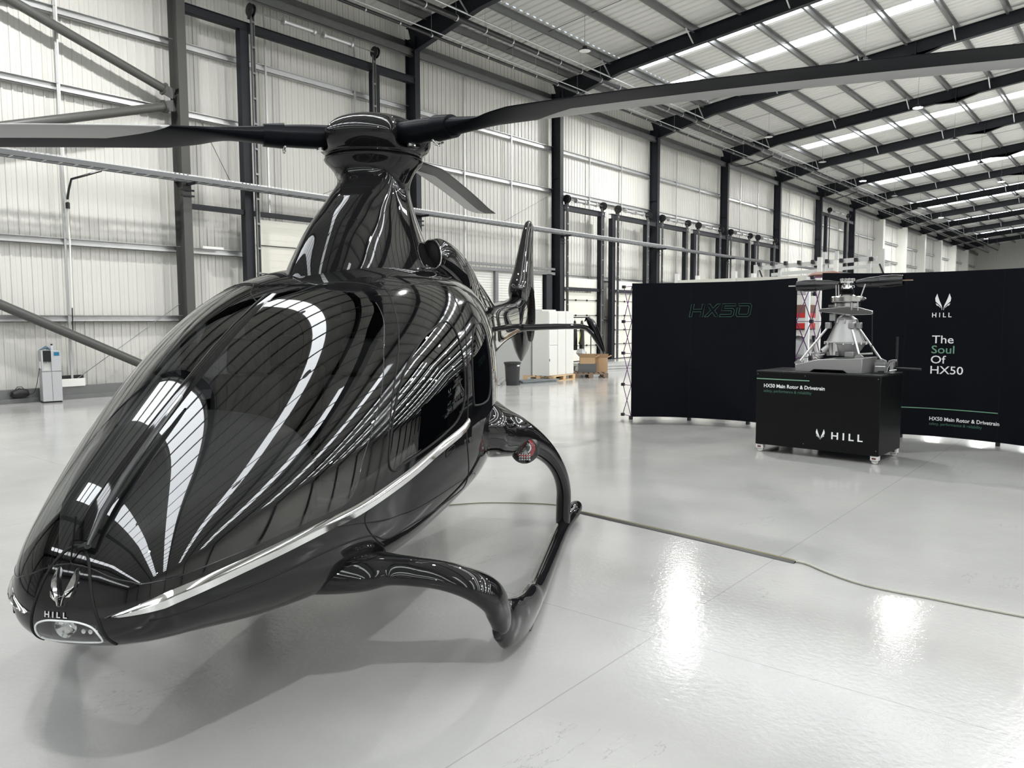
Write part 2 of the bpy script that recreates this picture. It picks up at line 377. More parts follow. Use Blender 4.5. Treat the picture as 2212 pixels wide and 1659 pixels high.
for i, (z, h, d) in enumerate(((.04, .24, .16), (1.68, .15, .11), (3.33, .15, .11), (6.58, .15, .11), (8.17, .15, .11))):
    p = MB(); y0 = 18.36-d
    if i == 0: p.box(X0, y0-.1, 0, X1-.1, 18.36, .1); p.box(X0, y0-.02, .1, X1-.1, 18.36, .28)
    else:
        p.box(X0, y0, z, X1-.1, y0+.004, z+h*.45); p.box(X0, y0, z, X1-.1, 18.38, z+.012); p.box(X0, 18.2, z+h-.01, X1-.1, 18.38, z+h); p.box(X0, 18.28, z, X1-.1, 18.285, z+h)
    o = p.build('wall_rail' if i else 'floor_kerb_rail', GALVL if i else GALV)
    tag(o, 'galvanised %s on the left wall, %s' % ('rail' if i else 'base rail', ['resting on the floor', 'lowest one above the base rail', 'second above the base rail', 'just above the cable ladder', 'topmost one'][i]), 'rail', 'horizontal wall rails')
p = MB(); p.box(X0, 17.95, 9.74, X1-.1, 17.96, 9.98); p.box(X0, 17.95, 9.97, X1-.1, 18.12, 9.98); p.box(X0, 17.95, 9.74, X1-.1, 18.08, 9.75)
p.box(X0, 18.3, 10.1, X1-.1, 18.4, 10.3)
tag(p.build('eaves_beam', GALV), 'grey steel eaves beam along the top of the left wall', 'beam')
# thin vertical tie rods of the cladding
def rod(x, z0, z1, lab):
    o = MB().box(x-.022, 18.20, z0, x+.022, 18.24, z1).build('tie_rod', GALVL)
    tag(o, lab, 'tie rod', 'vertical tie rods of the left wall')
for k in range(0, 14):
    x = XK(k)
    nm = 'left of the first column' if k == 0 else 'between the %s and %s columns' % (ORD[k], ORD[k+1])
    for j, f in enumerate((.335, .665)):
        if k == 0:
            rod(7.0 if j else 4.6, .3, 9.8, 'thin vertical tie rod %s, %s one' % (nm, 'nearer the column' if j else 'farther left'))
        elif k == 1:
            rod(x+7.55*(.33 if j == 0 else .72), 4.5, 9.8, 'thin vertical tie rod %s, %s one' % (nm, 'right' if j else 'left'))
        else:
            rod(x+7.55*f, 3.3, 9.8, 'thin vertical tie rod %s, %s one' % (nm, 'right' if j else 'left'))
for k in range(0, 14):
    x = XK(k)+3.77; q = MB()
    q.tube([(x, 17.36, roof_z(17.36)-.14), (x, -2.0, roof_z(-2.0)-.14)], .008, 6)
    nm = 'left of the first column' if k == 0 else 'between the %s and %s frames' % (ORD[k], ORD[k+1])
    tag(q.build('roof_tie_rod', STEEL), 'thin dark roof tie rod %s' % nm, 'tie rod', 'roof tie rods')
# cable ladder on the columns
p = MB()
for y in (17.38, 17.70): p.box(X0, y-.006, 4.93, X1-.2, y+.006, 5.03)
tr = p.build('cable_ladder', mat('dull_ladder_steel', (.13, .135, .14), rough=.4, metal=.5))
tag(tr, 'long galvanised cable ladder fixed across the wall columns', 'cable tray')
r0 = MB().box(0, 17.38, 4.94, .04, 17.70, 4.96).build('rung', GALVL, tr); r0.location.x = 4.0
for i in range(1, 95):
    c = r0.copy(); COL.objects.link(c); c.location.x = 4.0+.3*i
q = MB(); q.tube([(X0, 17.48, 4.99), (X1-1, 17.48, 4.99)], .035, 8); q.tube([(X0, 17.58, 4.98), (X1-1, 17.58, 4.98)], .025, 8)
q.build('cable', BLACK, tr)
q = MB(); x = 1.0        # perforated upper rail
V = []; Fs = []; i = 0
while x < 34:
    n = len(V); V += [(x, 17.374, 5.03), (x, 17.374, 5.036), (x, 17.374, 5.056), (x, 17.374, 5.062), (x+.06, 17.374, 5.03), (x+.06, 17.374, 5.036), (x+.06, 17.374, 5.056), (x+.06, 17.374, 5.062)]
    Fs += [(n, n+4, n+5, n+1), (n+1, n+5, n+6, n+2), (n+2, n+6, n+7, n+3), (n+4, n+8, n+9, n+5), (n+6, n+10, n+11, n+7)]; x += .1
n = len(V); V += [(x, 17.374, 5.03), (x, 17.374, 5.036), (x, 17.374, 5.056), (x, 17.374, 5.062)]
q.add(V, Fs); q.build('perforated_lip', GALVL, tr, sharp=0)
for k in range(0, 12):
    q = MB(); x = XK(k); q.box(x-.02, 17.36, 4.87, x+.02, 17.8, 4.93); q.box(x-.16, 17.76, 4.62, x+.16, 17.8, 4.66); q.box(x-.16, 17.76, 4.75, x+.16, 17.8, 4.79)
    q.build('bracket', STEEL, tr)
# service pipes under the eaves
def pipe_run(name, y, z, r, lab, m=SATIN, clips=True):
    o = MB().tube([(X0, y, z), (X1-.3, y, z)], r, 10).build(name, m); tag(o, lab, 'pipe', 'service pipes under the roof')
    if clips:
        c = MB(); x = 8.0
        while x < 80:
            c.lathe([(r+.003, -.02), (r+.012, -.02), (r+.012, .02), (r+.003, .02)], (x, y, z), 12, axis=(1, 0, 0)); c.bar((x, y, z+r), (x, y, min(roof_z(y)-.25, z+1.0)), .008); x += 1.25
        c.build('clip', GALVL, o)
    return o
pipe_run('service_pipe', 16.8, 10.02, .045, 'slim black service pipe with bright clips nearest the left wall')
pipe_run('service_pipe', 15.8, 10.28, .085, 'thick black service pipe with bright clips under the haunches')
pipe_run('conduit', 16.72, 10.12, .02, 'thin galvanised conduit above the slim black pipe', GALVL, False)
pipe_run('conduit', 15.62, 10.42, .028, 'galvanised conduit above the thick black pipe', GALVL, False)
for k, nm in ((3, 'third'), (5, 'fifth'), (7, 'seventh')):
    x = XK(k)+.5
    o = MB().tube([(x-.9, 17.5, 10.25), (x-.9, 17.5, 9.75), (x-.5, 17.4, 9.7), (x, 17.2, 9.78), (x+.35, 16.4, 10.0), (x+.5, 15.85, 10.2)], .04, 8).build('branch_pipe', SATIN)
    tag(o, 'short black branch pipe dropping beside the %s column' % nm, 'pipe', 'branch pipes beside the columns')
# tubular wall bracing left of the first column
NB = mat('bracing_paint', (0.07, 0.07, 0.066), rough=0.42)
def brace(a, b, lab):
    o = MB().tube([a, b], .1, 20).build('bracing_tube', NB); tag(o, lab, 'bracing tube', 'tubular wall bracing')
    d = (Vector(a)-Vector(b)).normalized()
    e = MB().tube([Vector(b)+d*.02, Vector(b)-d*.02], .15, 16); e.bar(Vector(b), Vector(b)-d*.25, .02, .24); e.build('end_plate', NB, o)
brace((2.2, 17.98, 9.43), (9.2, 17.98, 7.05), 'thick grey diagonal bracing tube sloping down to the first column, upper one')
brace((2.2, 17.98, 4.42), (9.2, 17.98, 6.65), 'thick grey diagonal bracing tube rising to the first column, behind the rotor blade')
brace((2.2, 17.98, 3.68), (9.15, 17.98, .35), 'thick grey diagonal bracing tube running down behind the windshield')
def wire(a, b, lab):
    tag(MB().tube([a, b], .008, 6).build('stay_wire', GALV), lab, 'wire', 'thin stay wires of the left wall')
wire((6.9, 18.2, .3), (9.5, 18.2, 2.1), 'thin wire rising from the floor to the first column')
wire((21.4, 18.15, 5.1), (24.5, 18.15, 6.5), 'thin wire sloping up to the third column')
wire((10.2, 18.26, 6.62), (11.0, 18.26, 5.2), 'thin wire left of the first door post')
wire((13.5, 18.15, 5.1), (16.9, 18.15, 6.6), 'thin wire behind the far rotor blade')
wire((32.5, 18.15, 5.6), (33.2, 18.15, 4.9), 'thin wire right of the fourth column')

# sectional doors with goal posts, tracks and springs
def spring_set(parent, xa, xb, z, sc=1.0):
    y = 17.72; p = MB()
    p.tube([(xa, y, z), (xb, y, z)], .018, 8); p.build('spring_shaft', GALV, parent)
    L_ = xb-xa
    for f0, f1 in ((.24, .47), (.55, .78)):
        q = MB(); n = 26
        a, b = xa+L_*f0, xa+L_*f1
        q.lathe([(.055*sc+.006*((i % 2)), (b-a)*i/n) for i in range(n+1)], (a, y, z), 14, axis=(1, 0, 0))
        for e in (a, b): q.lathe([(.02, -.03), (.095*sc, -.03), (.095*sc, .03), (.02, .03)], (e, y, z), 14, axis=(1, 0, 0))
        q.build('torsion_spring', GALVL, parent)
    for e in (xa+.02, xb-.02):
        q = MB(); q.lathe([(.02, -.05), (.16*sc, -.05), (.16*sc, -.03), (.11*sc, -.03), (.11*sc, .03), (.16*sc, .03), (.16*sc, .05), (.02, .05)], (e, y, z), 18, axis=(1, 0, 0))
        q.box(e-.04, y, z-.2, e+.04, y+.1, z); q.build('cable_drum', SATIN, parent)
def track(parent, x, z1, ladder=True):
    q = MB(); y = 17.72
    q.box(x-.035, y-.02, 0, x-.02, y+.03, z1); q.box(x+.05, y-.02, 0, x+.065, y+.03, z1); q.box(x-.035, y+.03, 0, x+.065, y+.036, z1)
    z = .4
    while z < z1:
        if ladder: q.box(x-.03, y-.022, z, x+.06, y-.012, z+.05)
        z += .62
    q.build('track', GALV, parent)
def sect_panel(parent, xa, xb, z1, ph, y=17.98, rods=True):
    q = MB(); z = 0.03
    while z < z1-.02:
        t = min(z+ph, z1)
        q.box(xa, y-.02, z, xb, y+.02, t-.006)
        n = 4
        for i in range(1, n): zz = z+(t-z)*i/n; q.box(xa, y-.024, zz-.012, xb, y-.02, zz+.012)
        z = t
    q.build('door_panel', CREAMD, parent)
    if rods:
        z = .03+ph; s = MB()
        while z < z1-.1:
            s.tube([(xa+.03, y-.05, z), (xb-.03, y-.05, z)], .012, 6)
            for f in (.03, .35, .68, .97): s.box(xa+(xb-xa)*f-.02, y-.07, z-.035, xa+(xb-xa)*f+.02, y-.02, z+.035)
            z += ph
        s.build('hinge_bar', BLACK, parent)
def high_door(x0, x1, zt, xa, xb, zd, lab):
    """goal post from column x0 to column x1, opening xa..xb, leaf height zd"""
    t = thing('sectional_door', lab, 'door', (xa, 17.9, 0), group='sectional loading doors')
    def P(mb, n, m_): o = mb.build(n, m_, t); o.location = (-xa, -17.9, 0); return o
    q = MB(); q.box(x0, 17.84, zt-.2, x1, 17.86, zt); q.box(x0, 17.8, zt-.014, x1, 17.99, zt); q.box(x0, 17.8, zt-.2, x1, 17.99, zt-.186); P(q, 'lintel_beam', STEEL)
    for x in (xa-.2, xb+.05):
        P(MB().box(x-.14, 17.82, 0, x+.14, 18.02, zt-.2), 'door_post', STEEL)
    P(MB().box(x0, 17.86, zd+.1, x1, 17.98, zd+.24), 'cross_rail', STEEL)
    tmp = empty('door_gear'); tmp.parent = t; tmp.location = (-xa, -17.9, 0)
    return t
def finish(t, fns, ox):
    pass
def door(x0, x1, zt, xa, xb, zd, zs, lab, ph=.61, strip=None):
    """one goal post door; every piece is a part of the door"""
    t = thing('sectional_door', lab, 'door', (0, 0, 0), group='sectional loading doors')
    q = MB(); q.box(x0, 17.84, zt-.2, x1, 17.86, zt); q.box(x0, 17.8, zt-.014, x1, 17.99, zt); q.box(x0, 17.8, zt-.2, x1, 17.99, zt-.186); q.build('lintel_beam', STEEL, t)
    MB().box(xa-.34, 17.82, 0, xa-.1, 18.02, zt-.2).build('door_post', STEEL, t)
    MB().box(xb+.08, 17.82, 0, xb+.32, 18.02, zt-.2).build('door_post', STEEL, t)
    MB().box(x0, 17.86, zd+.06, x1, 17.98, zd+.18).build('cross_rail', STEEL, t)
    spring_set(t, xa-.1, xb+.1, zs)
    track(t, xa-.06, zs-.1); track(t, xb+.02, zs-.1)
    sect_panel(t, xa, xb, zd, ph)
    if strip:
        s = MB(); s.box(xa, 17.95, strip[0], xb, 17.99, strip[1]); s.build('header_panel', CREAMD, t)
        s = MB(); s.box(xa, 17.93, strip[0]-.14, xb+.1, 17.99, strip[0]-.02); s.build('header_seal', SEAM, t)
    return t
door(9.7, 17.02, 9.09, 11.45, 15.3, 4.3, 9.38, 'tall white sectional door behind the rotor mast, left of the second column', ph=.72)
C3, C4, C5, C6 = XK(3)+.12, XK(4)+.12, XK(5)+.12, XK(6)
for c, a, b in ((C3, 'third', 'fourth'), (C4, 'fourth', 'fifth'), (C5, 'fifth', 'sixth')):
    door(c, c+3.0, 6.12, c+.2, c+2.6, 2.78, 6.33, 'cream sectional door between %s and %s columns, left of the pair' % (a, b), strip=(2.98, 3.34))
    door(c+3.5, c+7.3, 6.12, c+3.9, c+6.35, 2.78, 6.33, 'cream sectional door between %s and %s columns, right of the pair' % (a, b), strip=(2.98, 3.34))
door(XK(7)+.2, XK(8)-.3, 8.95, 56.3, 60.4, 4.0, 9.2, 'tall narrow sectional door between the seventh and eighth columns')
# white lining door between second and third column
t = thing('sliding_door', 'wide white ribbed door between the second and third columns behind the tail', 'door', (0, 0, 0))
q = MB(); z = .03
while z < 3.36:
    q.box(17.25, 18.03, z, 23.75, 18.06, z+.083); z += .09
q.build('door_leaf', WHITE, t)
q = MB(); q.box(20.9, 17.93, 0, 21.06, 18.03, 3.4); q.build('middle_post', GALV, t)
q = MB(); q.box(23.85, 17.9, 0, 24.2, 18.1, 3.42); q.build('door_post', STEEL, t)
q = MB(); q.box(17.1, 17.9, 3.40, 24.4, 18.05, 3.5); q.box(17.1, 17.9, 3.58, 24.4, 18.0, 3.66); q.build('cross_rail', GALV, t)
# left part of bay one : infill post already stands there; small fluorescent fitting on the rail
t = thing('strip_lamp', 'small white fluorescent fitting on the wall rail beside the first column', 'lamp', (10.35, 18.1, 3.48))
MB().box(-.28, -.04, -.02, .28, .04, .04).build('lamp_body', WHITE, t)
MB().tube([(-.25, -.05, -.01), (.25, -.05, -.01)], .02, 8).build('lamp_tube', mat('milky_tube', (.85, .87, .85), rough=.3), t)

# high bay lamps
def highbay(x, y, on, lab):
    zr = roof_z(y)-.04; z = 10.1 if y > 11 else 10.35
    t = thing('high_bay_lamp', lab, 'lamp', (x, y, z), group='high bay lamps under the roof')
    MB().lathe([(.02, .12), (.075, .11), (.085, .03), (.20, .0), (.205, -.02), (.19, -.025), (0, -.02)], n=28).build('lamp_housing', SATIN, t)
    MB().lathe([(0, -.026), (.17, -.028), (.185, -.024)], n=28).build('lamp_lens', emis('lit_lamp_lens', (1, .99, .965), LAMP) if on else mat('unlit_lamp_lens', (.75, .76, .76), rough=.3), t)
    q = MB(); q.tube([(0, 0, .12), (.03, 0, .16), (0, 0, .2), (-.02, 0, .16), (0, 0, .12)], .006, 6); q.tube([(0, 0, .2), (0, 0, zr-z)], .006, 6); q.build('hanging_wire', GALV, t)
rows = [(14.2, 'row nearest left wall'), (7.95, 'second row out'), (1.6, 'unseen third row'), (-4.7, 'unseen fourth row'), (-11, 'unseen fifth row'), (-18, 'unseen sixth row')]
ONSET = {(14.2, 0), (7.95, 1), (14.2, 3), (14.2, 6), (14.2, 9), (7.95, 4), (7.95, 7), (14.2, 12), (7.95, 10), (1.6, 5), (1.6, 8), (-4.7, -1), (-4.7, 4), (-4.7, 5), (1.6, 2), (1.6, 3), (1.6, 4), (1.6, 7), (-11, 3), (-11, 4), (-4.7, 3), (-4.7, 6), (-11, 5), (-18, -1), (-18, 3)}  # most lamps out of view here are lit as added fill light
for y, rn in rows:
    for k in range(-1, 14):
        if y < 5 and k > 8: continue
        on = (y, k) in ONSET
        highbay(XK(k)+3.77 if k != 3 or y < 10 else 28.0, y, on, '%s round high bay lamp, %s, %s' % ('burning' if on else 'unlit', rn, where_x(XK(k)+3.77)))
# ------------------------------------------------------------------ the helicopter (local x = aft, y = left of aft, z = up)
HO, HR = (2.67087, 3.66013, 0.0), math.radians(30.219)
HELI = thing('helicopter', 'glossy black five-seat helicopter on skids with tinted bubble windshield', 'helicopter', HO, HR)
S0, LB = -1.9891, 8.4
KK = np.array([0, .1, .35, .8, 1.4, 2.1, 2.9, 3.7, 4.6, 5.6, 7.0, 8.4]); UK = np.sqrt(KK/LB)
ZT = np.array([.735, .97, 1.1782, 1.4598, 1.7814, 1.9928, 2.0584, 2.0749, 1.9978, 1.9263, 1.90, 1.95])
ZB = np.array([.735, .6184, .5576, .4747, .463, .4991, .5463, .668, .8537, 1.0602, 1.32, 1.45])
WW = np.array([0, .2638, .4124, .6007, .7733, .8796, .8836, .7434, .5466, .38, .255, .21])
ZC = np.array([.735, .7563, .7813, .8035, .8229, .9488, 1.0592, 1.2259, 1.3686, 1.4984, 1.6, 1.69])
NN = (2.1264, 2.9026, 2.4936, 2.8702)
def spl(x, y, xx):
    h = np.diff(x); n = len(x); A = np.zeros((n, n)); b = np.zeros(n); A[0, 0] = A[-1, -1] = 1
    for i in range(1, n-1):
        A[i, i-1] = h[i-1]; A[i, i] = 2*(h[i-1]+h[i]); A[i, i+1] = h[i]; b[i] = 3*((y[i+1]-y[i])/h[i]-(y[i]-y[i-1])/h[i-1])
    c = np.linalg.solve(A, b); d = np.diff(c)/(3*h); bb = np.diff(y)/h-h*(2*c[:-1]+c[1:])/3
    k = np.clip(np.searchsorted(x, xx)-1, 0, n-2); t = xx-x[k]
    return y[k]+bb[k]*t+c[k]*t*t+d[k]*t**3
def prof(s):
    s = np.asarray(s, float); u = np.sqrt(np.clip((s-S0)/LB, 1e-9, 1.05))
    f = np.clip((s-S0)/3.0, 0, 1)
    return spl(UK, WW, u), spl(UK, ZT, u), spl(UK, ZB, u), spl(UK, ZC, u), NN[0]*(1-f)+NN[1]*f, NN[2]*(1-f)+NN[3]*f
def surf(u, th):
    s = S0+LB*u*u; Wd, T, B, Cc, nu, nl = prof(s); c, sn = np.cos(th), np.sin(th); e = np.where(sn >= 0, nu, nl)
    x = Wd*np.sign(c)*np.abs(c)**(2/e); z = Cc+np.where(sn >= 0, T-Cc, Cc-B)*np.sign(sn)*np.abs(sn)**(2/e)
    return s, x, z
def FF(s, x, z):
    Wd, T, B, Cc, nu, nl = prof(s); e = np.where(z >= Cc, nu, nl); H = np.where(z >= Cc, T-Cc, Cc-B)
    return np.abs(x/np.maximum(Wd, 1e-6))**e+np.abs((z-Cc)/np.maximum(H, 1e-6))**e
def normal(s, x, z):
    h = 1e-3; s = np.maximum(s, S0+2.5e-3)
    g = np.stack([FF(s+h, x, z)-FF(s-h, x, z), FF(s, x+h, z)-FF(s, x-h, z), FF(s, x, z+h)-FF(s, x, z-h)], -1)
    return g/np.maximum(np.linalg.norm(g, axis=-1, keepdims=True), 1e-12)
def side_pt(s, z, side=1, off=0.0):
    """point of the skin at station s and height z, on the side +1 (towards the camera's right) or -1"""
    Wd, T, B, Cc, nu, nl = [float(v) for v in prof(s)]
    e, H = (nu, T-Cc) if z >= Cc else (nl, Cc-B); k = min(1.0, abs(z-Cc)/H)
    x = side*Wd*max(0.0, 1-k**e)**(1/e); n = normal(np.array(s), np.array(x), np.array(z))
    return Vector((s+n[0]*off, -(x+n[1]*off), z+n[2]*off))
def front_pt(x, z, off=0.0):
    lo, hi = S0+1e-4, -.4
    for _ in range(40):
        md = (lo+hi)/2
        if float(FF(md, x, z)) > 1: lo = md
        else: hi = md
    n = normal(np.array(lo), np.array(x), np.array(z)); return Vector((lo+n[0]*off, -(x+n[1]*off), z+n[2]*off))
def top_pt(s, x, off=0.0):
    Wd, T, B, Cc, nu, nl = [float(v) for v in prof(s)]; z = Cc+(T-Cc)*max(0.0, 1-abs(x/Wd)**nu)**(1/nu)
    n = normal(np.array(s), np.array(x), np.array(z)); return Vector((s+n[0]*off, -(x+n[1]*off), z+n[2]*off))
def smooth_loop(P, n=8, closed=True):
    P = [np.array(p, float) for p in P]; m = len(P); out = []
    for i in range(m if closed else m-1):
        a, b, c, d = (P[(i-1) % m], P[i], P[(i+1) % m], P[(i+2) % m]) if closed else (P[max(i-1, 0)], P[i], P[i+1], P[min(i+2, m-1)])
        for k in range(n):
            t = k/n; out.append(.5*((2*b)+(c-a)*t+(2*a-5*b+4*c-d)*t*t+(3*b-a-3*c+d)*t**3))
    if not closed: out.append(P[-1])
    return out
def sdf(poly, X, Y):
    """signed distance (negative inside) to a closed polygon"""
    P = np.array(poly); Q = np.roll(P, -1, 0); sh = X.shape; x, y = X.ravel()[:, None], Y.ravel()[:, None]
    D = np.full(x.shape[0], 1e9); ins = np.zeros(x.shape[0], bool)
    for (ax, ay), (bx, by) in zip(P, Q):
        ex, ey = bx-ax, by-ay; t = np.clip(((x-ax)*ex+(y-ay)*ey)/(ex*ex+ey*ey+1e-12), 0, 1)
        D = np.minimum(D, np.hypot(x-ax-t*ex, y-ay-t*ey)[:, 0])
        c = ((ay > y) != (by > y)) & (x < (bx-ax)*(y-ay)/((by-ay) if abs(by-ay) > 1e-12 else 1e-12)+ax)
        ins ^= c[:, 0]
    return np.where(ins, -D, D).reshape(sh)
NU, NT = 230, 256
GU, GT = np.meshgrid(np.linspace(0.0005, 1.0, NU+1), np.linspace(0, 2*PI, NT+1), indexing='ij')
GS, GX, GZ = surf(GU, GT)
def region(name, fields, m, off=0.0):
    """part of the skin where every field is negative; cut exactly along the field's zero line"""
    Fd = [np.asarray(f, float) for f in fields]
    mx = np.maximum.reduce(Fd) if Fd else np.full(GU.shape, -1.)
    keepv = mx < 0
    c00, c10, c11, c01 = keepv[:-1, :-1], keepv[1:, :-1], keepv[1:, 1:], keepv[:-1, 1:]
    full = c00 & c10 & c11 & c01
    pos = [np.minimum.reduce([f[:-1, :-1], f[1:, :-1], f[1:, 1:], f[:-1, 1:]]) < 0 for f in Fd]
    some = np.logical_and.reduce(pos) & ~full if Fd else ~full
    V = []; key = {}; Fs = []
    def vid(u, t):
        k = (round(u*1e6), round((t % (2*PI))*1e5) % round(2*PI*1e5)) if u > .001 else ('pole', 0)
        if k not in key: key[k] = len(V); V.append((u, t))
        return key[k]
    for i, j in zip(*np.nonzero(full)):
        q = [vid(GU[a, b], GT[a, b]) for a, b in ((i, j), (i+1, j), (i+1, j+1), (i, j+1))]
        q = [q[n] for n in range(4) if q[n] != q[n-1]]
        if len(q) > 2: Fs.append(q)
    for i, j in zip(*np.nonzero(some)):
        P = [(GU[a, b], GT[a, b], [f[a, b] for f in Fd]) for a, b in ((i, j), (i+1, j), (i+1, j+1), (i, j+1))]
        for n in range(len(Fd)):
            o = []
            for a in range(len(P)):
                p, q = P[a-1], P[a]; fp, fq = p[2][n], q[2][n]
                if (fp < 0) != (fq < 0):
                    t = fp/(fp-fq); o.append((p[0]+(q[0]-p[0])*t, p[1]+(q[1]-p[1])*t, [x+(y-x)*t for x, y in zip(p[2], q[2])]))
                if fq < 0: o.append(q)
            P = o
            if len(P) < 3: break
        if len(P) >= 3:
            q = [vid(a, b) for a, b, _ in P]; q = [q[n] for n in range(len(q)) if q[n] != q[n-1]]
            if len(set(q)) > 2 and len(set(q)) == len(q): Fs.append(q)
    uv = np.array(V); s, x, z = surf(uv[:, 0], uv[:, 1]); n = normal(s, x, z)
    co = np.stack([s, -x, z], 1); nn = np.stack([n[:, 0], -n[:, 1], n[:, 2]], 1)
    co = co+nn*off
    me = bpy.data.meshes.new(name); me.from_pydata(co.tolist(), [], Fs); me.update()
    # make the winding agree with the outward normals
    if len(me.polygons):
        fl = [p.index for p in me.polygons if Vector(nn[p.vertices[0]]).dot(p.normal) < 0]
        if len(fl) > len(me.polygons)/2: me.flip_normals()
    me.materials.append(m); me.polygons.foreach_set('use_smooth', [True]*len(me.polygons))
    me.normals_split_custom_set_from_vertices([tuple(v) for v in nn])
    o = bpy.data.objects.new(name, me); COL.objects.link(o); o.parent = HELI
    return o
def strip_on(pts, w, name, m, parent, n=6, off=0.002, closed=False, side=1, r2=None, fn=None, nseg=6):
    L_ = smooth_loop(pts, nseg, closed)
    if closed: L_.append(L_[0])
    f = fn or (lambda p: side_pt(p[0], p[1], side, off))
    return MB().tube([f(p) for p in L_], w, n, r2=r2).build(name, m, parent, sharp=0)
AX = np.abs(GX)
# regions given as loops in side view (station, height)
WIN = smooth_loop([(-1.90, 1.06), (-1.935, .90), (-1.915, .855), (-1.871, .845), (-1.642, .868), (-1.359, .902), (-1.14, .93), (-1.045, .985), (-.97, 1.09), (-.88, 1.19), (-.73, 1.343), (-.541, 1.551), (-.372, 1.70), (-.285, 1.79)], 6, False)+[np.array(p) for p in ((-.45, 2.2), (-2.3, 2.2), (-2.3, 1.25))]
DOORW = smooth_loop([(-.80, 1.045), (-.765, 1.012), (-.685, 1.03), (-.45, 1.07), (-.248, 1.11), (-.07, 1.155), (.055, 1.23), (.12, 1.33), (.18, 1.47), (.22, 1.59), (.215, 1.665), (.14, 1.69), (0.0, 1.66), (-.20, 1.60), (-.42, 1.49), (-.57, 1.38), (-.69, 1.255), (-.77, 1.13)], 5)
REARW = smooth_loop([(.24, 1.22), (.27, 1.203), (.45, 1.195), (.62, 1.215), (.72, 1.30), (.80, 1.45), (.88, 1.60), (.87, 1.665), (.78, 1.68), (.62, 1.65), (.45, 1.575), (.33, 1.46), (.26, 1.33)], 5)
fW = np.where(GS < 2, sdf(WIN, GS, GZ), 1.0)
fD = sdf(DOORW, GS, GZ); fR = sdf(REARW, GS, GZ)
fPil = .034-AX                      # negative away from the centre pillar
fTop = GS+.46-.42*AX                # negative ahead of the roof edge
capx = np.interp(GZ, [.60, .661, .728, .803, .896, .943, .965], [.135, .134, .124, .102, .071, .039, -.01])
fCap = np.maximum(AX-capx, GS+1.70)
fWin = np.maximum.reduce([fW, fPil, fTop])
FSEAM = [(-.04, 1.90), (-.101, 1.851), (-.23, 1.751), (-.355, 1.633), (-.541, 1.456), (-.669, 1.315), (-.762, 1.182), (-.88, 1.03), (-.951, .91), (-1.0, .855), (-.985, .80), (-.923, .735), (-.851, .69)]
RSEAM = [(.78, 1.915), (.747, 1.90), (.569, 1.814), (.461, 1.702), (.272, 1.509), (.151, 1.289), (.10, 1.151), (.07, 1.065), (.09, .95), (.13, .78), (.10, .745)]
BSEAM = [(-1.90, .722), (-1.463, .747), (-1.20, .772), (-.97, .765), (-.83, .714), (-.574, .729), (-.2, .738), (.10, .745)]
DLOOP = smooth_loop(FSEAM, 5, False)+smooth_loop(BSEAM[4:], 5, False)+smooth_loop(RSEAM, 5, False)[::-1]
fDoor = np.where(GS < 1.5, sdf(DLOOP, GS, GZ), 1.0)
fBoom = GS-2.6
BELT = [(-1.965, .752), (-1.93, .762), (-1.87, .776), (-1.809, .79), (-1.618, .818), (-1.463, .839), (-1.246, .87), (-1.04, .893), (-.747, .948), (-.574, .984), (-.319, 1.04), (.013, 1.092), (.12, 1.125), (.376, 1.166), (.591, 1.197), (.95, 1.235), (1.3, 1.27)]
beltz = np.interp(GS, [p[0] for p in BELT], [p[1] for p in BELT])
fFr = np.maximum.reduce([beltz-GZ, GS-.75*0-np.interp(GZ, [1.0, 1.25, 1.7, 1.92], [.55, .80, 1.02, 1.0]), GZ-1.845])
body = region('fuselage', [-fWin, -fDoor, -fR, -fCap, fBoom, -fFr], PAINT)
region('canopy_frame', [fFr, -fWin, -fDoor, -fR, -fCap], FRIT)
region('tail_boom', [-fBoom], PAINT)
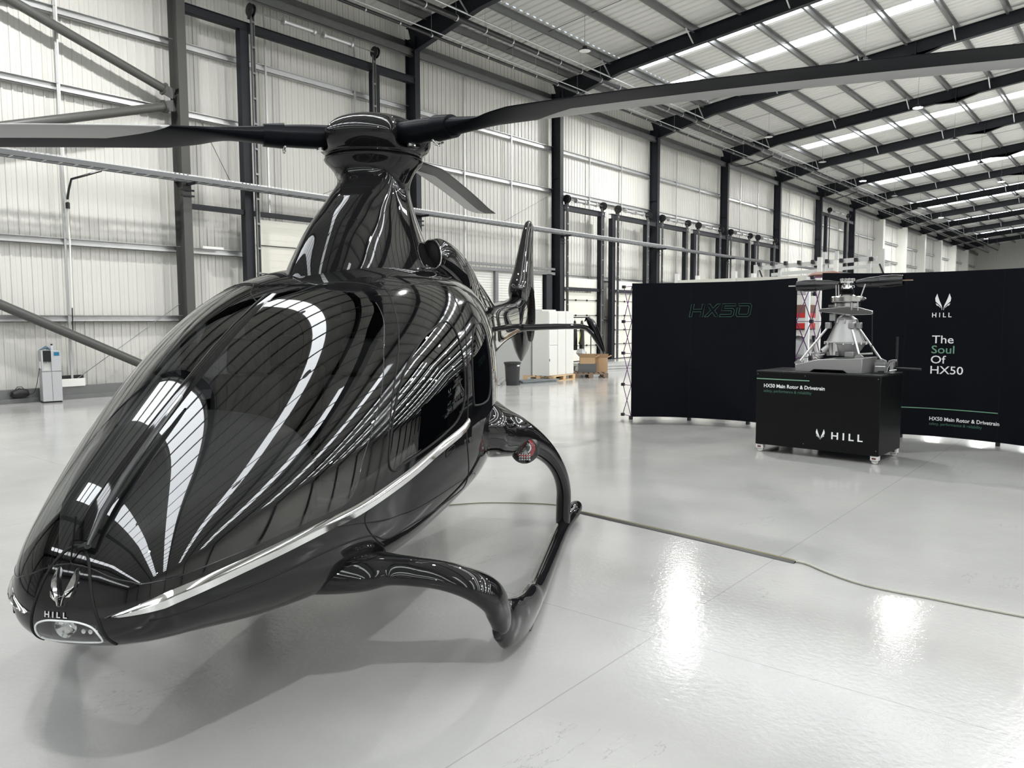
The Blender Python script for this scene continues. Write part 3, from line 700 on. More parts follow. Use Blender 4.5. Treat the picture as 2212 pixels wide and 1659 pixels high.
for sd, nm in ((1, 'right'), (-1, 'left')):
    hs = -GX*sd
    d = region('door', [fDoor, -fD, hs, GZ-beltz], PAINT)
    w = region('door_frame', [fDoor, -fD, hs, beltz-GZ], FRIT); w.parent = d
    w = region('window', [fD, hs], GLASSD); w.parent = d
    strip_on(DOORW, .006, 'window_seal', SEAM, d, closed=True, side=sd, off=0)
    hnd = [(-.235, .985), (-.15, 1.005), (-.13, 1.02), (-.145, 1.035), (-.22, 1.02), (-.25, 1.0)]
    strip_on(hnd, .003, 'handle', SEAM, d, closed=True, side=sd, off=.001)
    w = region('rear_window', [fR, hs], GLASSD)
    strip_on(REARW, .006, 'window_seal', SEAM, w, closed=True, side=sd, off=0)
    ws = region('windshield', [fWin, hs], GLASS)
    strip_on(WIN[:-3], .003, 'windshield_border', FRIT, ws, side=sd, off=-.001)
    for nm_, L_ in (('door_seam', FSEAM), ('door_seam', RSEAM), ('belly_seam', BSEAM), ('door_seam', [(-.101, 1.855), (.15, 1.90), (.45, 1.915), (.78, 1.915)])):
        strip_on(L_, .0045, nm_, SEAM, HELI, side=sd, off=-.001)
    # bright belt trim
    tl = [p for p in BELT if p[0] < .2]
    pts = smooth_loop(tl, 6, False); n = len(pts)
    ww = [min(.027, .003+.024*min(1, i/12)) for i in range(n)]
    t = MB(); P = [side_pt(p[0], p[1], sd, .0) for p in pts]
    N_ = [side_pt(p[0], p[1], sd, .01)-side_pt(p[0], p[1], sd, 0) for p in pts]
    rings = []
    for i in range(n):
        tg = (P[min(i+1, n-1)]-P[max(i-1, 0)]).normalized(); nn_ = N_[i].normalized(); v = nn_.cross(tg).normalized()
        if v.z < 0: v = -v
        a = ww[i]; rings.append([P[i]+v*a, P[i]+v*a*.8+nn_*.006, P[i]+v*a*.42+nn_*.011, P[i]+v*a*.34+nn_*.006, P[i]+v*a*.22+nn_*.013, P[i]-v*a*.8+nn_*.004, P[i]-v*a-nn_*.01, P[i]+v*a-nn_*.01])
    t.loft(rings).build('chrome_trim', CHROME, HELI, sharp=30)
# opaque border between glass and door is part of the fuselage; centre pillar cover, roof seams
ps = [(s, 0) for s in (-1.885, -1.80, -1.69, -1.55, -1.391, -1.2, -1.0, -.8, -.6, -.47)]
MB().tube([top_pt(s, 0, .0) for s, _ in ps], .034, 10, r2=.005).build('centre_pillar', FRIT, HELI)
wp = [top_pt(s, .012+.03+.02*max(0, (-1.3-s)), .03) for s in (-1.90, -1.82, -1.7, -1.55, -1.4, -1.33)]
w = MB().tube(wp, [.006, .012, .012, .011, .009, .006], 8, r2=[.006, .014, .014, .012, .009, .006]).build('wiper', SATIN, HELI)
MB().tube([wp[0], top_pt(-1.90, .0, -.01)], .012, 8).build('wiper_pivot', SATIN, w)
MB().tube([p+Vector((0, 0, .004)) for p in wp[1:]], .006, 6).build('wiper_edge', CHROME, w)
for sd in (1, -1):
    strip_on([(-.60, .0), (-.45, .12), (-.27, .2), (-.15, .35), (-.09, .47), (.1, .52), (.6, .55), (1.1, .52), (1.5, .45)], .0035, 'roof_seam', SEAM, HELI, fn=lambda p: top_pt(p[0], sd*p[1], 0))
# nose cap with emblem, lettering and landing light
fLens = np.maximum.reduce([GZ-.742+.25*np.maximum(0, AX-.05), AX-.115, GS+1.86, .655-GZ])
cap = region('nose_cap', [fCap, -fLens], FRIT)
CAPL = [(-.134, .64), (-.134, .661), (-.124, .728), (-.102, .803), (-.071, .896), (-.039, .943), (0, .962), (.039, .943), (.071, .896), (.102, .803), (.124, .728), (.134, .661), (.134, .64)]
strip_on(CAPL, .005, 'cap_seam', SEAM, HELI, fn=lambda p: front_pt(p[0], p[1], 0))
ll = region('landing_light', [fLens, fCap], CLEAR)
LL = [(-.112, .665), (-.105, .715), (-.06, .738), (0, .742), (.06, .738), (.105, .715), (.112, .665), (.06, .66), (0, .658), (-.06, .66)]
strip_on(LL, .0035, 'lens_rim', mat('pale_lens_edge', (.7, .72, .72), rough=.15), ll, closed=True, fn=lambda p: front_pt(p[0], max(p[1], .66), .001))
q = MB(); q.box(-1.90, -.11, .63, -1.89, .11, .76); q.box(-1.96, -.11, .745, -1.89, .11, .75); q.build('lamp_back', BLACK, ll)
q = MB(); q.lathe([(.0, 0), (.03, .0), (.04, -.03), (.037, -.035)], (-1.915, .02, .705), 20, axis=(1, 0, 0)); q.build('projector', CHROME, ll)
q = MB()
for y in (-.04, -.065, -.09): q.lathe([(0, -.008), (.008, -.006), (.011, .01)], (-1.935, y, .69), 12, axis=(1, 0, 0))
q.build('led_lamp', CHROME, ll)
WING = [(-.36, 1.0), (-.47, .72), (-.44, .53), (-.30, .40), (-.17, .28), (-.08, .15), (-.06, 0), (-.04, .03), (-.05, .18), (-.09, .32), (-.2, .55), (-.29, .78)]
FEATH = [(-.43, .43), (-.36, .28), (-.27, .27), (-.12, .12), (-.17, .21), (-.28, .33)]
def logo_polys(): return [WING, [(-a, b) for a, b in WING][::-1], FEATH, [(-a, b) for a, b in FEATH][::-1]]
q = MB()
for pl_ in logo_polys():
    n = len(pl_); cx = sum(a for a, b in pl_)/n; cy = sum(b for a, b in pl_)/n
    fb = [front_pt(.095*a, .785+.118*b, .001) for a, b in pl_]; ft = [front_pt(.095*(a*.9+cx*.1), .785+.118*(b*.9+cy*.1), .012) for a, b in pl_]
    md = front_pt(.095*cx, .785+.118*cy, .022)
    q.add(fb+ft+[md], [(i, (i+1) % n, n+(i+1) % n, n+i) for i in range(n)]+[(n+i, n+(i+1) % n, 2*n) for i in range(n)], False)
q.build('emblem', CHROME, cap, sharp=20)
def letters(string, size, xs, fn, name, m, parent, **k):
    vs, fs = text_mesh(string, size, xs, **k)
    q = MB(); q.add([fn(x, y) for x, y, z in vs], fs, False, 0); return q.build(name, m, parent, sharp=0, fix=False)
letters('H I L L', .026, 1.15, lambda x, y: front_pt(x-.060, .752+y, .004), 'nose_lettering', mat('silver_lettering', (.8, .8, .8), rough=.25, metal=.6), cap, bold=.0006)

# mast fairing and engine cowling
def ell(sc, x0, z, Ls, w, n=48, e=2.0):
    R_ = []
    for k in range(n):
        a = 2*PI*k/n; c, s = math.cos(a), math.sin(a)
        R_.append((sc+Ls*math.copysign(abs(c)**(2/e), c), -(x0+w*math.copysign(abs(s)**(2/e), s)), z))
    return R_
MS = 1.12
mf = [(1.28, 1.80, 1.50, .40), (1.25, 1.90, 1.42, .365), (1.22, 2.0, 1.32, .335), (1.18, 2.12, 1.17, .30), (1.15, 2.25, 1.0, .265), (1.13, 2.37, .80, .24), (1.12, 2.48, .62, .225), (1.12, 2.57, .46, .222), (1.12, 2.64, .34, .236), (1.12, 2.70, .30, .265), (1.12, 2.745, .315, .30), (1.12, 2.775, .335, .33), (1.12, 2.79, .338, .338), (1.12, 2.797, .33, .33), (1.12, 2.79, .28, .28)]
zz = np.array([m_[1] for m_ in mf[:-2]]); t_ = np.arange(len(zz)); tt_ = np.linspace(0, len(zz)-1, 70)
cols = [spl(t_.astype(float), np.array([m_[i] for m_ in mf[:-2]]), tt_) for i in range(4)]
rg = [ell(a, 0, b, c, d) for a, b, c, d in zip(*cols)]+[ell(m_[0], 0, m_[1], m_[2], m_[3]) for m_ in mf[-2:]]
MB().loft(rg).build('mast_fairing', PAINT, HELI, sharp=60)
def sect(s, hw, zt, zb, e=2.4, n=40, x0=0.0):
    zc = zb+(zt-zb)*.42; R_ = []
    for k in range(n):
        a = 2*PI*k/n; c, sn = math.cos(a), math.sin(a)
        R_.append((s, -(x0+hw*math.copysign(abs(c)**(2/e), c)), zc+(zt-zc if sn > 0 else zc-zb)*math.copysign(abs(sn)**(2/e), sn)))
    return R_
def sm_sections(S, n=40, k=70, e=2.4, x0=None):
    S = np.array(S, float); t = np.arange(len(S), dtype=float); tt = np.linspace(0, len(S)-1, k)
    c = [spl(t, S[:, i], tt) for i in range(S.shape[1])]
    return [sect(c[0][i], max(.003, c[1][i]), c[2][i], c[3][i], e, n, c[4][i] if S.shape[1] > 4 else 0.0) for i in range(k)]
cw = [(.05, .02, 1.96, 1.93), (.25, .14, 2.04, 1.9), (.6, .24, 2.12, 1.88), (1.1, .31, 2.21, 1.85), (1.7, .33, 2.30, 1.8), (2.3, .34, 2.32, 1.75), (3.0, .33, 2.26, 1.7), (3.8, .28, 2.14, 1.65), (4.8, .18, 1.98, 1.6), (5.6, .06, 1.90, 1.6)]
cowl = MB().loft(sm_sections(cw, 44, 80, 2.2)).build('engine_cowling', PAINT, HELI, sharp=0)
for sd in (1, -1):
    # intake pod: open mouth facing forward
    S = [(1.55, .075, 2.295, 2.075, .285), (1.62, .088, 2.31, 2.06, .29), (1.8, .10, 2.325, 2.03, .29), (2.2, .115, 2.30, 1.95, .285), (2.8, .115, 2.22, 1.85, .25), (3.6, .08, 2.08, 1.75, .18), (4.4, .03, 1.95, 1.7, .08)]
    S = [(a, b, c, d, sd*e_) for a, b, c, d, e_ in S]
    R_ = sm_sections(S, 36, 50, 2.1)
    inner = [[((p[0]+dx, p[1]*.0+(-(sd*.285))+(p[1]+sd*.285)*k_, 2.185+(p[2]-2.185)*k_)) for p in R_[0]] for dx, k_ in ((0, .90), (.12, .8), (.3, .45))]
    MB().loft([inner[0]]+R_, caps=False).build('intake_pod', PAINT, HELI, sharp=0)
    ip = MB().loft(inner, caps=True).build('intake_mouth', SEAM, HELI, sharp=0)
    MB().tube([Vector(p) for p in R_[0]]+[Vector(R_[0][0])], .006, 6, caps=False).build('intake_rim', CHROME, HELI)

# rotor head
AZ = [math.radians(a-30.219) for a in (32, 152, -88)]
hp_ = [(0.0, 3.10), (.09, 3.095), (.19, 3.078), (.28, 3.045), (.345, 3.0), (.385, 2.955), (.395, 2.92), (.385, 2.88), (.355, 2.845), (.325, 2.82), (.30, 2.805), (0.0, 2.80)]
rings = []; n = 96
def notch(a, z):
    g = 0.0
    for b in AZ:
        d = (a-b+PI) % (2*PI)-PI; g = max(g, math.exp(-(d/.30)**4))
    return g*max(0, min(1, (z-2.835)/.04))*max(0, min(1, (3.06-z)/.05))
tt_ = np.linspace(0, len(hp_)-1, 44); H_ = np.array(hp_); t_ = np.arange(len(hp_), dtype=float)
hr, hz_ = spl(t_, H_[:, 0], tt_), spl(t_, H_[:, 1], tt_)
for r, z in zip(hr, hz_):
    rings.append([(MS+max(r, .001)*(1-.26*notch(2*PI*k/n, z))*math.cos(2*PI*k/n), max(r, .001)*(1-.26*notch(2*PI*k/n, z))*math.sin(2*PI*k/n), z) for k in range(n)])
hub = MB().loft(rings).build('rotor_head', PAINT, HELI, sharp=0)
MB().lathe([(.315, 2.79), (.315, 2.83), (.30, 2.83)], (MS, 0, 0), 48).build('rotor_ring', SEAM, HELI)
def blade(az, pitch0, cone, droop):
    st = [(.22, .085, .075, 0, 0), (.40, .085, .078, 0, 0), (.58, .083, .072, 0, 0), (.72, .080, .062, 0, .2), (.90, .078, .050, 0, .6), (1.02, .090, .040, .012, .9), (1.14, .118, .032, .03, 1), (1.27, .142, .026, .043, 1), (1.45, .15, .023, .048, 1), (2.2, .15, .021, .048, 1), (3.0, .15, .019, .048, 1), (3.7, .15, .017, .048, 1), (3.95, .15, .015, .06, 1), (4.12, .135, .011, .085, 1), (4.17, .12, .007, .10, 1)]
    S = np.array(st); t = np.arange(len(S), dtype=float); tt = np.linspace(0, len(S)-1, 90)
    c = [spl(t, S[:, i], tt) for i in range(5)]
    def frame(r, hc, th, offc, af, k=1.0):
        rd = Vector((math.cos(az), math.sin(az), 0)); ld = Vector((-math.sin(az), math.cos(az), 0))
        fwd = -math.cos(az)   # component towards the nose
        z = 2.945-.05*fwd*r-droop*r*r+cone*r
        tw = math.radians(pitch0)*min(1, max(0, (r-.5)/.6))*(1-.08*r)
        chord = ld*math.cos(tw)+Vector((0, 0, math.sin(tw))); up = rd.cross(ld)*math.cos(tw)-ld*math.sin(tw)
        return Vector((MS, 0, 0))+rd*r+Vector((0, 0, z))-chord*offc, chord, up, hc*k, th*k, af
    def ring(fr, n=28, c0=-1.0, c1=1.0, k=1.0):
        C_, ch, up, hc, th, af = fr; R_ = []
        for i in range(n):
            a = 2*PI*i/n; x = math.cos(a); y = math.sin(a)
            yy = y*(1-af)+af*math.copysign(abs(y)**.9, y)*(.35+.65*((x+1)/2))*(1.0 if y > 0 else .75)
            R_.append(C_+ch*(hc*x)+up*(th*yy))
        return R_
    b = MB().loft([ring(frame(c[0][i], c[1][i], c[2][i], c[3][i], min(1, max(0, c[4][i])))) for i in range(90)])
    o = b.build('rotor_blade', BLADE, HELI, sharp=0)
    # cuff clamp and bolts
    q = MB(); f1, f2 = frame(.60, .092, .082, 0, 0), frame(.73, .090, .074, 0, .1)
    q.loft([ring(f1), ring(f2)]); q.build('cuff_clamp', BLADE, o)
    q = MB()
    for sg in (-1, 1): q.bar(f1[0]+f1[2]*(-.085)*1+f1[1]*(sg*.02), f1[0]+f1[2]*(-.11)+f1[1]*(sg*.02), .012)
    q.tube([f1[0]-f1[2]*.08+f1[1]*.05, f1[0]-f1[2]*.105, f1[0]-f1[2]*.08-f1[1]*.05], .008, 6); q.build('clamp_bolt', ALUB, o)
    q = MB(); f3 = frame(.36, .09, .08, 0, 0); q.lathe([(0, -.095), (.03, -.09), (.03, -.07)], f3[0], 14, axis=f3[2]); q.build('hinge_bolt', ALUB, o)
    # metal leading edge strip
    rr_ = []
    for i in range(46, 90):
        fr = frame(c[0][i], c[1][i]*1.006, c[2][i]*1.06, c[3][i], 1); R_ = ring(fr, 28)
        kk = min(1, (i-46)/7.0); m_ = max(1, int(round(7*kk)))
        idx = list(range(-7, 8)); C_ = fr[0]
        row = []
        for a in idx: row.append(R_[int(round(a*kk)) % 28] if kk < 1 else R_[a % 28])
        rr_.append(row)
    v = [p for r in rr_ for p in r]; n_ = 15
    q = MB(); q.add(v, [(i*n_+k, i*n_+k+1, (i+1)*n_+k+1, (i+1)*n_+k) for i in range(len(rr_)-1) for k in range(n_-1)], True)
    q.build('leading_edge', BLADEG, o, sharp=0)
    ft = frame(4.16, .125, .010, .098, 1); R1 = ring(ft); R2 = ring(frame(4.18, .12, .008, .10, 1)); MB().loft([R1, R2]).build('blade_tip', GOLD, o)
    return o
blade(AZ[0], 5, 0.0, .009); blade(AZ[1], 17, -.02, .009); blade(AZ[2], -3, .0, .009)

# tail: fin with ducted fan, stabilisers
fn_ = [(7.95, .02, 1.05, .015), (7.96, .16, 1.12, .05), (8.0, .36, 1.25, .10), (8.05, .55, 1.42, .135), (8.1, .67, 1.60, .15), (8.1, .70, 1.78, .155), (8.08, .70, 1.96, .15), (8.04, .80, 2.10, .16), (8.06, .78, 2.24, .15), (8.2, .68, 2.40, .13), (8.38, .57, 2.64, .108), (8.58, .45, 2.92, .085), (8.76, .38, 3.14, .07), (8.88, .30, 3.27, .055), (8.96, .18, 3.33, .03), (9.0, .06, 3.345, .01)]
S = np.array(fn_); t = np.arange(len(S), dtype=float); tt = np.linspace(0, len(S)-1, 90); c = [spl(t, S[:, i], tt) for i in range(4)]
fin = MB().loft([ell(c[0][i], 0, c[2][i], max(.01, c[1][i]), max(.008, c[3][i]), 56, 2.3) for i in range(90)]).build('tail_fin', PAINT, HELI, sharp=0)
tb = [(6.2, .214, 1.945, 1.44), (6.6, .20, 1.965, 1.46), (7.0, .185, 2.0, 1.47), (7.4, .165, 2.05, 1.48), (7.8, .14, 2.1, 1.5), (8.1, .11, 2.12, 1.5)]
MB().loft(sm_sections(tb, 44, 30, 2.6)).build('tail_cone', PAINT, HELI, sharp=0)
cut = MB().lathe([(1e-4, -.3), (.43, -.3), (.43, .3), (1e-4, .3)], (8.1, 0, 1.78), 64, axis=(0, 1, 0)).build('duct_cutter', SEAM, None)
for o_ in [o for o in HELI.children if o.name.startswith(('tail_fin', 'tail_cone'))]:
    md = o_.modifiers.new('duct', 'BOOLEAN'); md.operation = 'DIFFERENCE'; md.object = cut; md.solver = 'EXACT'
    cut.parent = None
cut.parent = HELI
dg = bpy.context.evaluated_depsgraph_get(); dg.update()
for o_ in [o for o in HELI.children if o.name.startswith(('tail_fin', 'tail_cone'))]:
    me = bpy.data.meshes.new_from_object(o_.evaluated_get(dg)); me.name = o_.name
    o_.modifiers.clear(); o_.data = me; me.set_sharp_from_angle(angle=math.radians(50))
bpy.data.objects.remove(cut)
fan = MB().lathe([(1e-3, -.07), (.04, -.065), (.085, -.04), (.09, .04), (.04, .065), (1e-3, .07)], (8.1, 0, 1.78), 24, axis=(0, 1, 0)).build('fan_hub', ALU, HELI)
for k in range(10):
    a = 2*PI*k/10+.2; d = Vector((math.cos(a), 0, math.sin(a))); tdir = Vector((-math.sin(a), .45, math.cos(a))).normalized()
    MB().bar(Vector((8.1, 0, 1.78))+d*.08, Vector((8.1, 0, 1.78))+d*.415, .075, .012, up=d.cross(tdir)).build('fan_blade', mat('bronze_fan', (.32, .2, .12), rough=.35, metal=.6), fan)
MB().lathe([(.428, -.15), (.435, 0), (.428, .15)], (8.1, 0, 1.78), 48, axis=(0, 1, 0)).build('duct_lining', BLACK, HELI)
def wing_ring(c_, span, chord, up, hc, th, n=24):
    return [Vector(c_)+Vector(chord)*(hc*math.cos(2*PI*i/n))+Vector(up)*(th*math.sin(2*PI*i/n)*(.45+.55*(1-math.cos(2*PI*i/n))/2*1.0)) for i in range(n)]
for sd in (1, -1):
    P = [(7.0, .10, 1.575, .22, .09), (7.0, .22, 1.585, .19, .065), (7.0, .5, 1.595, .17, .058), (7.02, .8, 1.60, .16, .052), (7.05, 1.0, 1.60, .155, .05), (7.09, 1.09, 1.575, .15, .048), (7.14, 1.16, 1.50, .145, .045), (7.22, 1.24, 1.36, .13, .035), (7.32, 1.315, 1.21, .09, .014), (7.36, 1.325, 1.185, .05, .006)]
    rs = []
    for i, (s, x, z, hc, th) in enumerate(P):
        a, b = P[max(i-1, 0)], P[min(i+1, len(P)-1)]; dr = Vector((b[0]-a[0], -(b[1]-a[1])*sd, b[2]-a[2])).normalized()
        ch = Vector((1, 0, 0)); up = dr.cross(ch).normalized()
        if i == 0: up0 = up
        rs.append(wing_ring((s, -x*sd, z), 0, ch, up, hc, th))
    st = MB().loft(rs).build('stabiliser', PAINT, HELI, sharp=0)
    P = [(7.05, .96, 1.60, .12, .02), (7.0, 1.02, 1.66, .12, .022), (7.02, 1.085, 1.715, .10, .016), (7.06, 1.10, 1.72, .03, .006)]
    rs = [wing_ring((s, -x*sd, z), 0, (1, 0, 0), (0, -.7*sd, .7) if sd > 0 else (0, .7, .7), hc, th) for s, x, z, hc, th in P]
    P = [(7.10, 1.06, 1.67, .06, .02), (7.16, 1.09, 1.73, .15, .045), (7.2, 1.14, 1.66, .19, .075), (7.25, 1.215, 1.5, .17, .068), (7.33, 1.285, 1.33, .12, .045), (7.42, 1.34, 1.2, .05, .006)]
    rs = [wing_ring((s, -x*sd, z), 0, (1, 0, 0), Vector((0, -.9*sd, .4)).normalized(), hc, th) for s, x, z, hc, th in P]
    MB().loft(rs).build('endplate', PAINT, st, sharp=0)

# landing gear
def sw(P, name, m=PAINT, n=28, k=8, up=(1, 0, 0), parent=None):
    """P = (s, x, z, radius along station, radius across)"""
    Q = smooth_loop(P, k, False); pts = [Vector((p[0], -p[1], p[2])) for p in Q]
    return MB().tube(pts, [max(.003, p[4]) for p in Q], n, up=up, r2=[max(.003, p[3]) for p in Q]).build(name, m, parent or HELI, sharp=0)
for sd in (1, -1):
    F = lambda P: [(a, b*sd, c_, d, e_) for a, b, c_, d, e_ in P]
    sk = sw(F([(-.635, 1.166, .20, .008, .008), (-.60, 1.172, .215, .055, .032), (-.50, 1.19, .21, .115, .052), (-.32, 1.21, .165, .118, .064), (-.12, 1.22, .13, .108, .068), (0.1, 1.226, .11, .098, .068), (.3, 1.228, .085, .078, .064), (.9, 1.23, .072, .066, .062), (1.7, 1.24, .068, .062, .064), (2.1, 1.265, .072, .062, .064), (2.32, 1.29, .085, .064, .062), (2.46, 1.305, .095, .05, .05), (2.50, 1.31, .1, .006, .006)]), 'skid', up=(0, 0, 1))
    sw(F([(-1.02, .22, .64, .16, .10), (-.98, .42, .625, .20, .11), (-.93, .60, .605, .19, .088), (-.88, .72, .59, .135, .062), (-.85, .84, .575, .115, .056), (-.80, .96, .545, .11, .055), (-.73, 1.07, .485, .11, .055), (-.64, 1.145, .40, .115, .058), (-.585, 1.172, .31, .10, .055), (-.555, 1.182, .235, .075, .045), (-.54, 1.187, .18, .02, .02)]), 'front_strut')
    rs_ = sw(F([(.85, .60, 1.0, .42, .24), (1.0, .76, .985, .34, .20), (1.12, .88, .93, .24, .165), (1.22, .97, .885, .17, .14), (1.33, 1.06, .83, .12, .105), (1.45, 1.14, .75, .085, .078), (1.58, 1.20, .645, .072, .062), (1.70, 1.24, .52, .068, .056), (1.80, 1.255, .38, .068, .056), (1.85, 1.25, .24, .075, .058), (1.86, 1.245, .12, .07, .056), (1.86, 1.243, .07, .05, .05)]), 'rear_strut')
    MB().tube([Vector((-.05, -1.225*sd, .0)), Vector((2.2, -1.24*sd, .0))], .03, 8, r2=.012).build('skid_shoe', SATIN, sk)
    # position light pod on the rear strut, facing forward
    c_ = Vector((1.18, -1.045*sd, .80))
    pod = MB().lathe([(0, .2), (.06, .17), (.09, .1), (.10, 0), (.095, -.06), (.085, -.07)], c_, 28, axis=(1, 0, 0)).build('light_pod', SATIN, HELI)
    MB().lathe([(.085, -.07), (.088, -.09), (.078, -.105), (.05, -.118), (0, -.125)], c_, 28, axis=(1, 0, 0)).build('lens_cover', CLEAR, pod)
    q = MB(); q.lathe([(.07, -.075), (.072, -.083), (.05, -.083), (.05, -.075)], c_+Vector((0, -.008*sd, .02)), 24, axis=(1, 0, 0)); q.build('red_lamp', RED, pod)
    q = MB(); q.lathe([(.048, -.078), (.035, -.085), (0, -.075)], c_+Vector((0, -.01*sd, .022)), 20, axis=(1, 0, 0)); q.build('white_lamp', CHROME, pod)
    q = MB()
    for i in range(5):
        for j in range(3): q.lathe([(0, -.008), (.006, -.004), (.008, 0)], c_+Vector((-.082, (.028-.017*i)*1, -.025-.018*j)), 8, axis=(1, 0, 0))
    q.build('led_array', CHROME, pod)
    MB().lathe([(0, -.02), (.012, -.018), (.016, 0), (.016, .02)], Vector((1.32, -1.15*sd, .83)), 12, axis=(1, 0, 0)).build('marker_lamp', CLEAR, HELI)

# cabin interior
def rbox(x0, y0, z0, x1, y1, z1, name, m, parent, bev=.03, tilt=0.0):
    q = MB(); q.box(x0, y0, z0, x1, y1, z1)
    if tilt: q.v = [(v[0]+(v[2]-z0)*tilt, v[1], v[2]) for v in q.v]
    bm_ = bmesh.new(); me = bpy.data.meshes.new(name); me.from_pydata(q.v, [], q.f); bm_.from_mesh(me)
    bmesh.ops.recalc_face_normals(bm_, faces=bm_.faces)
    bmesh.ops.bevel(bm_, geom=list(bm_.edges), offset=bev, segments=4, profile=.6, affect='EDGES'); bm_.to_mesh(me); bm_.free()
    me.materials.append(m); me.polygons.foreach_set('use_smooth', [True]*len(me.polygons)); me.set_sharp_from_angle(angle=math.radians(50))
    o = bpy.data.objects.new(name, me); COL.objects.link(o); o.parent = parent; return o
def seat(s, y, w=.44):
    e = rbox(s-.28, y-w/2, .70, s+.24, y+w/2, .84, 'seat', SEATM, HELI, .045)
    rbox(s+.10, y-w/2+.01, .80, s+.22, y+w/2-.01, 1.40, 'backrest', SEATM, e, .05, .18)
    rbox(s+.13, y-w/2+.0, .84, s+.25, y-w/2+.07, 1.30, 'side_bolster', SEATM, e, .03, .18)
    rbox(s+.13, y+w/2-.07, .84, s+.25, y+w/2, 1.30, 'side_bolster', SEATM, e, .03, .18)
    rbox(s+.20, y-.12, 1.40, s+.29, y+.12, 1.60, 'headrest', SEATM, e, .04, .1)
    rbox(s-.2, y-w/2+.06, .56, s+.2, y+w/2-.06, .70, 'seat_base', BLACK, e, .02)
for y in (-.33, .33): seat(-.35, y)
for y in (-.46, 0, .46): seat(.55, y, .40)
MB().box(-1.1, -.42, .56, 1.0, .42, .59).build('cabin_floor', DASH, HELI)
MB().box(.95, -.62, .6, .98, .62, 1.75).build('rear_bulkhead', DASH, HELI)
# instrument binnacle following the nose
dr = []
for s, hw, zt in ((-1.86, .10, .93), (-1.78, .17, 1.02), (-1.65, .27, 1.12), (-1.48, .36, 1.21), (-1.32, .43, 1.285), (-1.22, .46, 1.32), (-1.12, .47, 1.325), (-1.06, .47, 1.315), (-1.04, .46, 1.26)):
    dr.append([(s, -x, z) for x, z in [(-hw, .80 if s < -1.2 else .9)]+[(-hw*math.cos(a)*1.0, .87+(zt-.87)*math.sin(a)**.38) for a in np.linspace(.02, PI-.02, 21)]+[(hw, .80 if s < -1.2 else .9)]])
MB().loft(dr).build('instrument_binnacle', DASH, HELI, sharp=50)
MB().box(-1.03, -.30, .98, -1.02, .30, 1.22).build('display_screen', mat('dark_screen', (.01, .012, .015), rough=.1), HELI)
rbox(-1.16, -.10, .56, -.55, .10, .86, 'centre_console', DASH, HELI, .04)
for y in (-.33, .33):
    q = MB(); q.tube([(-.85, y, .60), (-.82, y, .85), (-.74, y, 1.0)], .013, 8); q.tube([(-.74, y, 1.0), (-.75, y, 1.09)], .02, 8); q.build('control_stick', BLACK, HELI)
rbox(-.25, -.05, 1.70, .35, .05, 1.80, 'overhead_console', DASH, HELI, .03)
# ------------------------------------------------------------------ curved display walls
def arc(pts, n=12):
    L_ = smooth_loop(pts, n, False); P = [Vector((p[0], p[1])) for p in L_]; D = [0]
    for a, b in zip(P[:-1], P[1:]): D.append(D[-1]+(b-a).length)
    return P, D
def arc_at(P, D, d):
    d = max(0, min(D[-1]-1e-6, d)); i = next(k for k in range(len(D)-1) if D[k+1] > d)
    t = (d-D[i])/(D[i+1]-D[i]); p = P[i].lerp(P[i+1], t); q = (P[i+1]-P[i]).normalized(); return p, q
def wall_fn(P, D, d0, z0, off):
    """map flat artwork (u, v) onto the curved wall; u to the viewer's right"""
    def f(u, v):
        p, q = arc_at(P, D, d0+u); nrm = Vector((q.y, -q.x))          # towards the viewer
        if nrm.dot(-p) < 0: nrm = -nrm
        p = p+nrm*off; return (p.x, p.y, z0+v)
    return f
def art(parent, name, m, vs, fs, fn):
    q = MB(); q.add([fn(v[0], v[1]) for v in vs], fs, False, 0); return q.build(name, m, parent, sharp=0, fix=False)
def poly_art(parent, name, m, polys, fn):
    q = MB()
    for p in polys: q.add([fn(a, b) for a, b in p], [tuple(range(len(p)))], False)
    return q.build(name, m, parent, sharp=0, fix=False)
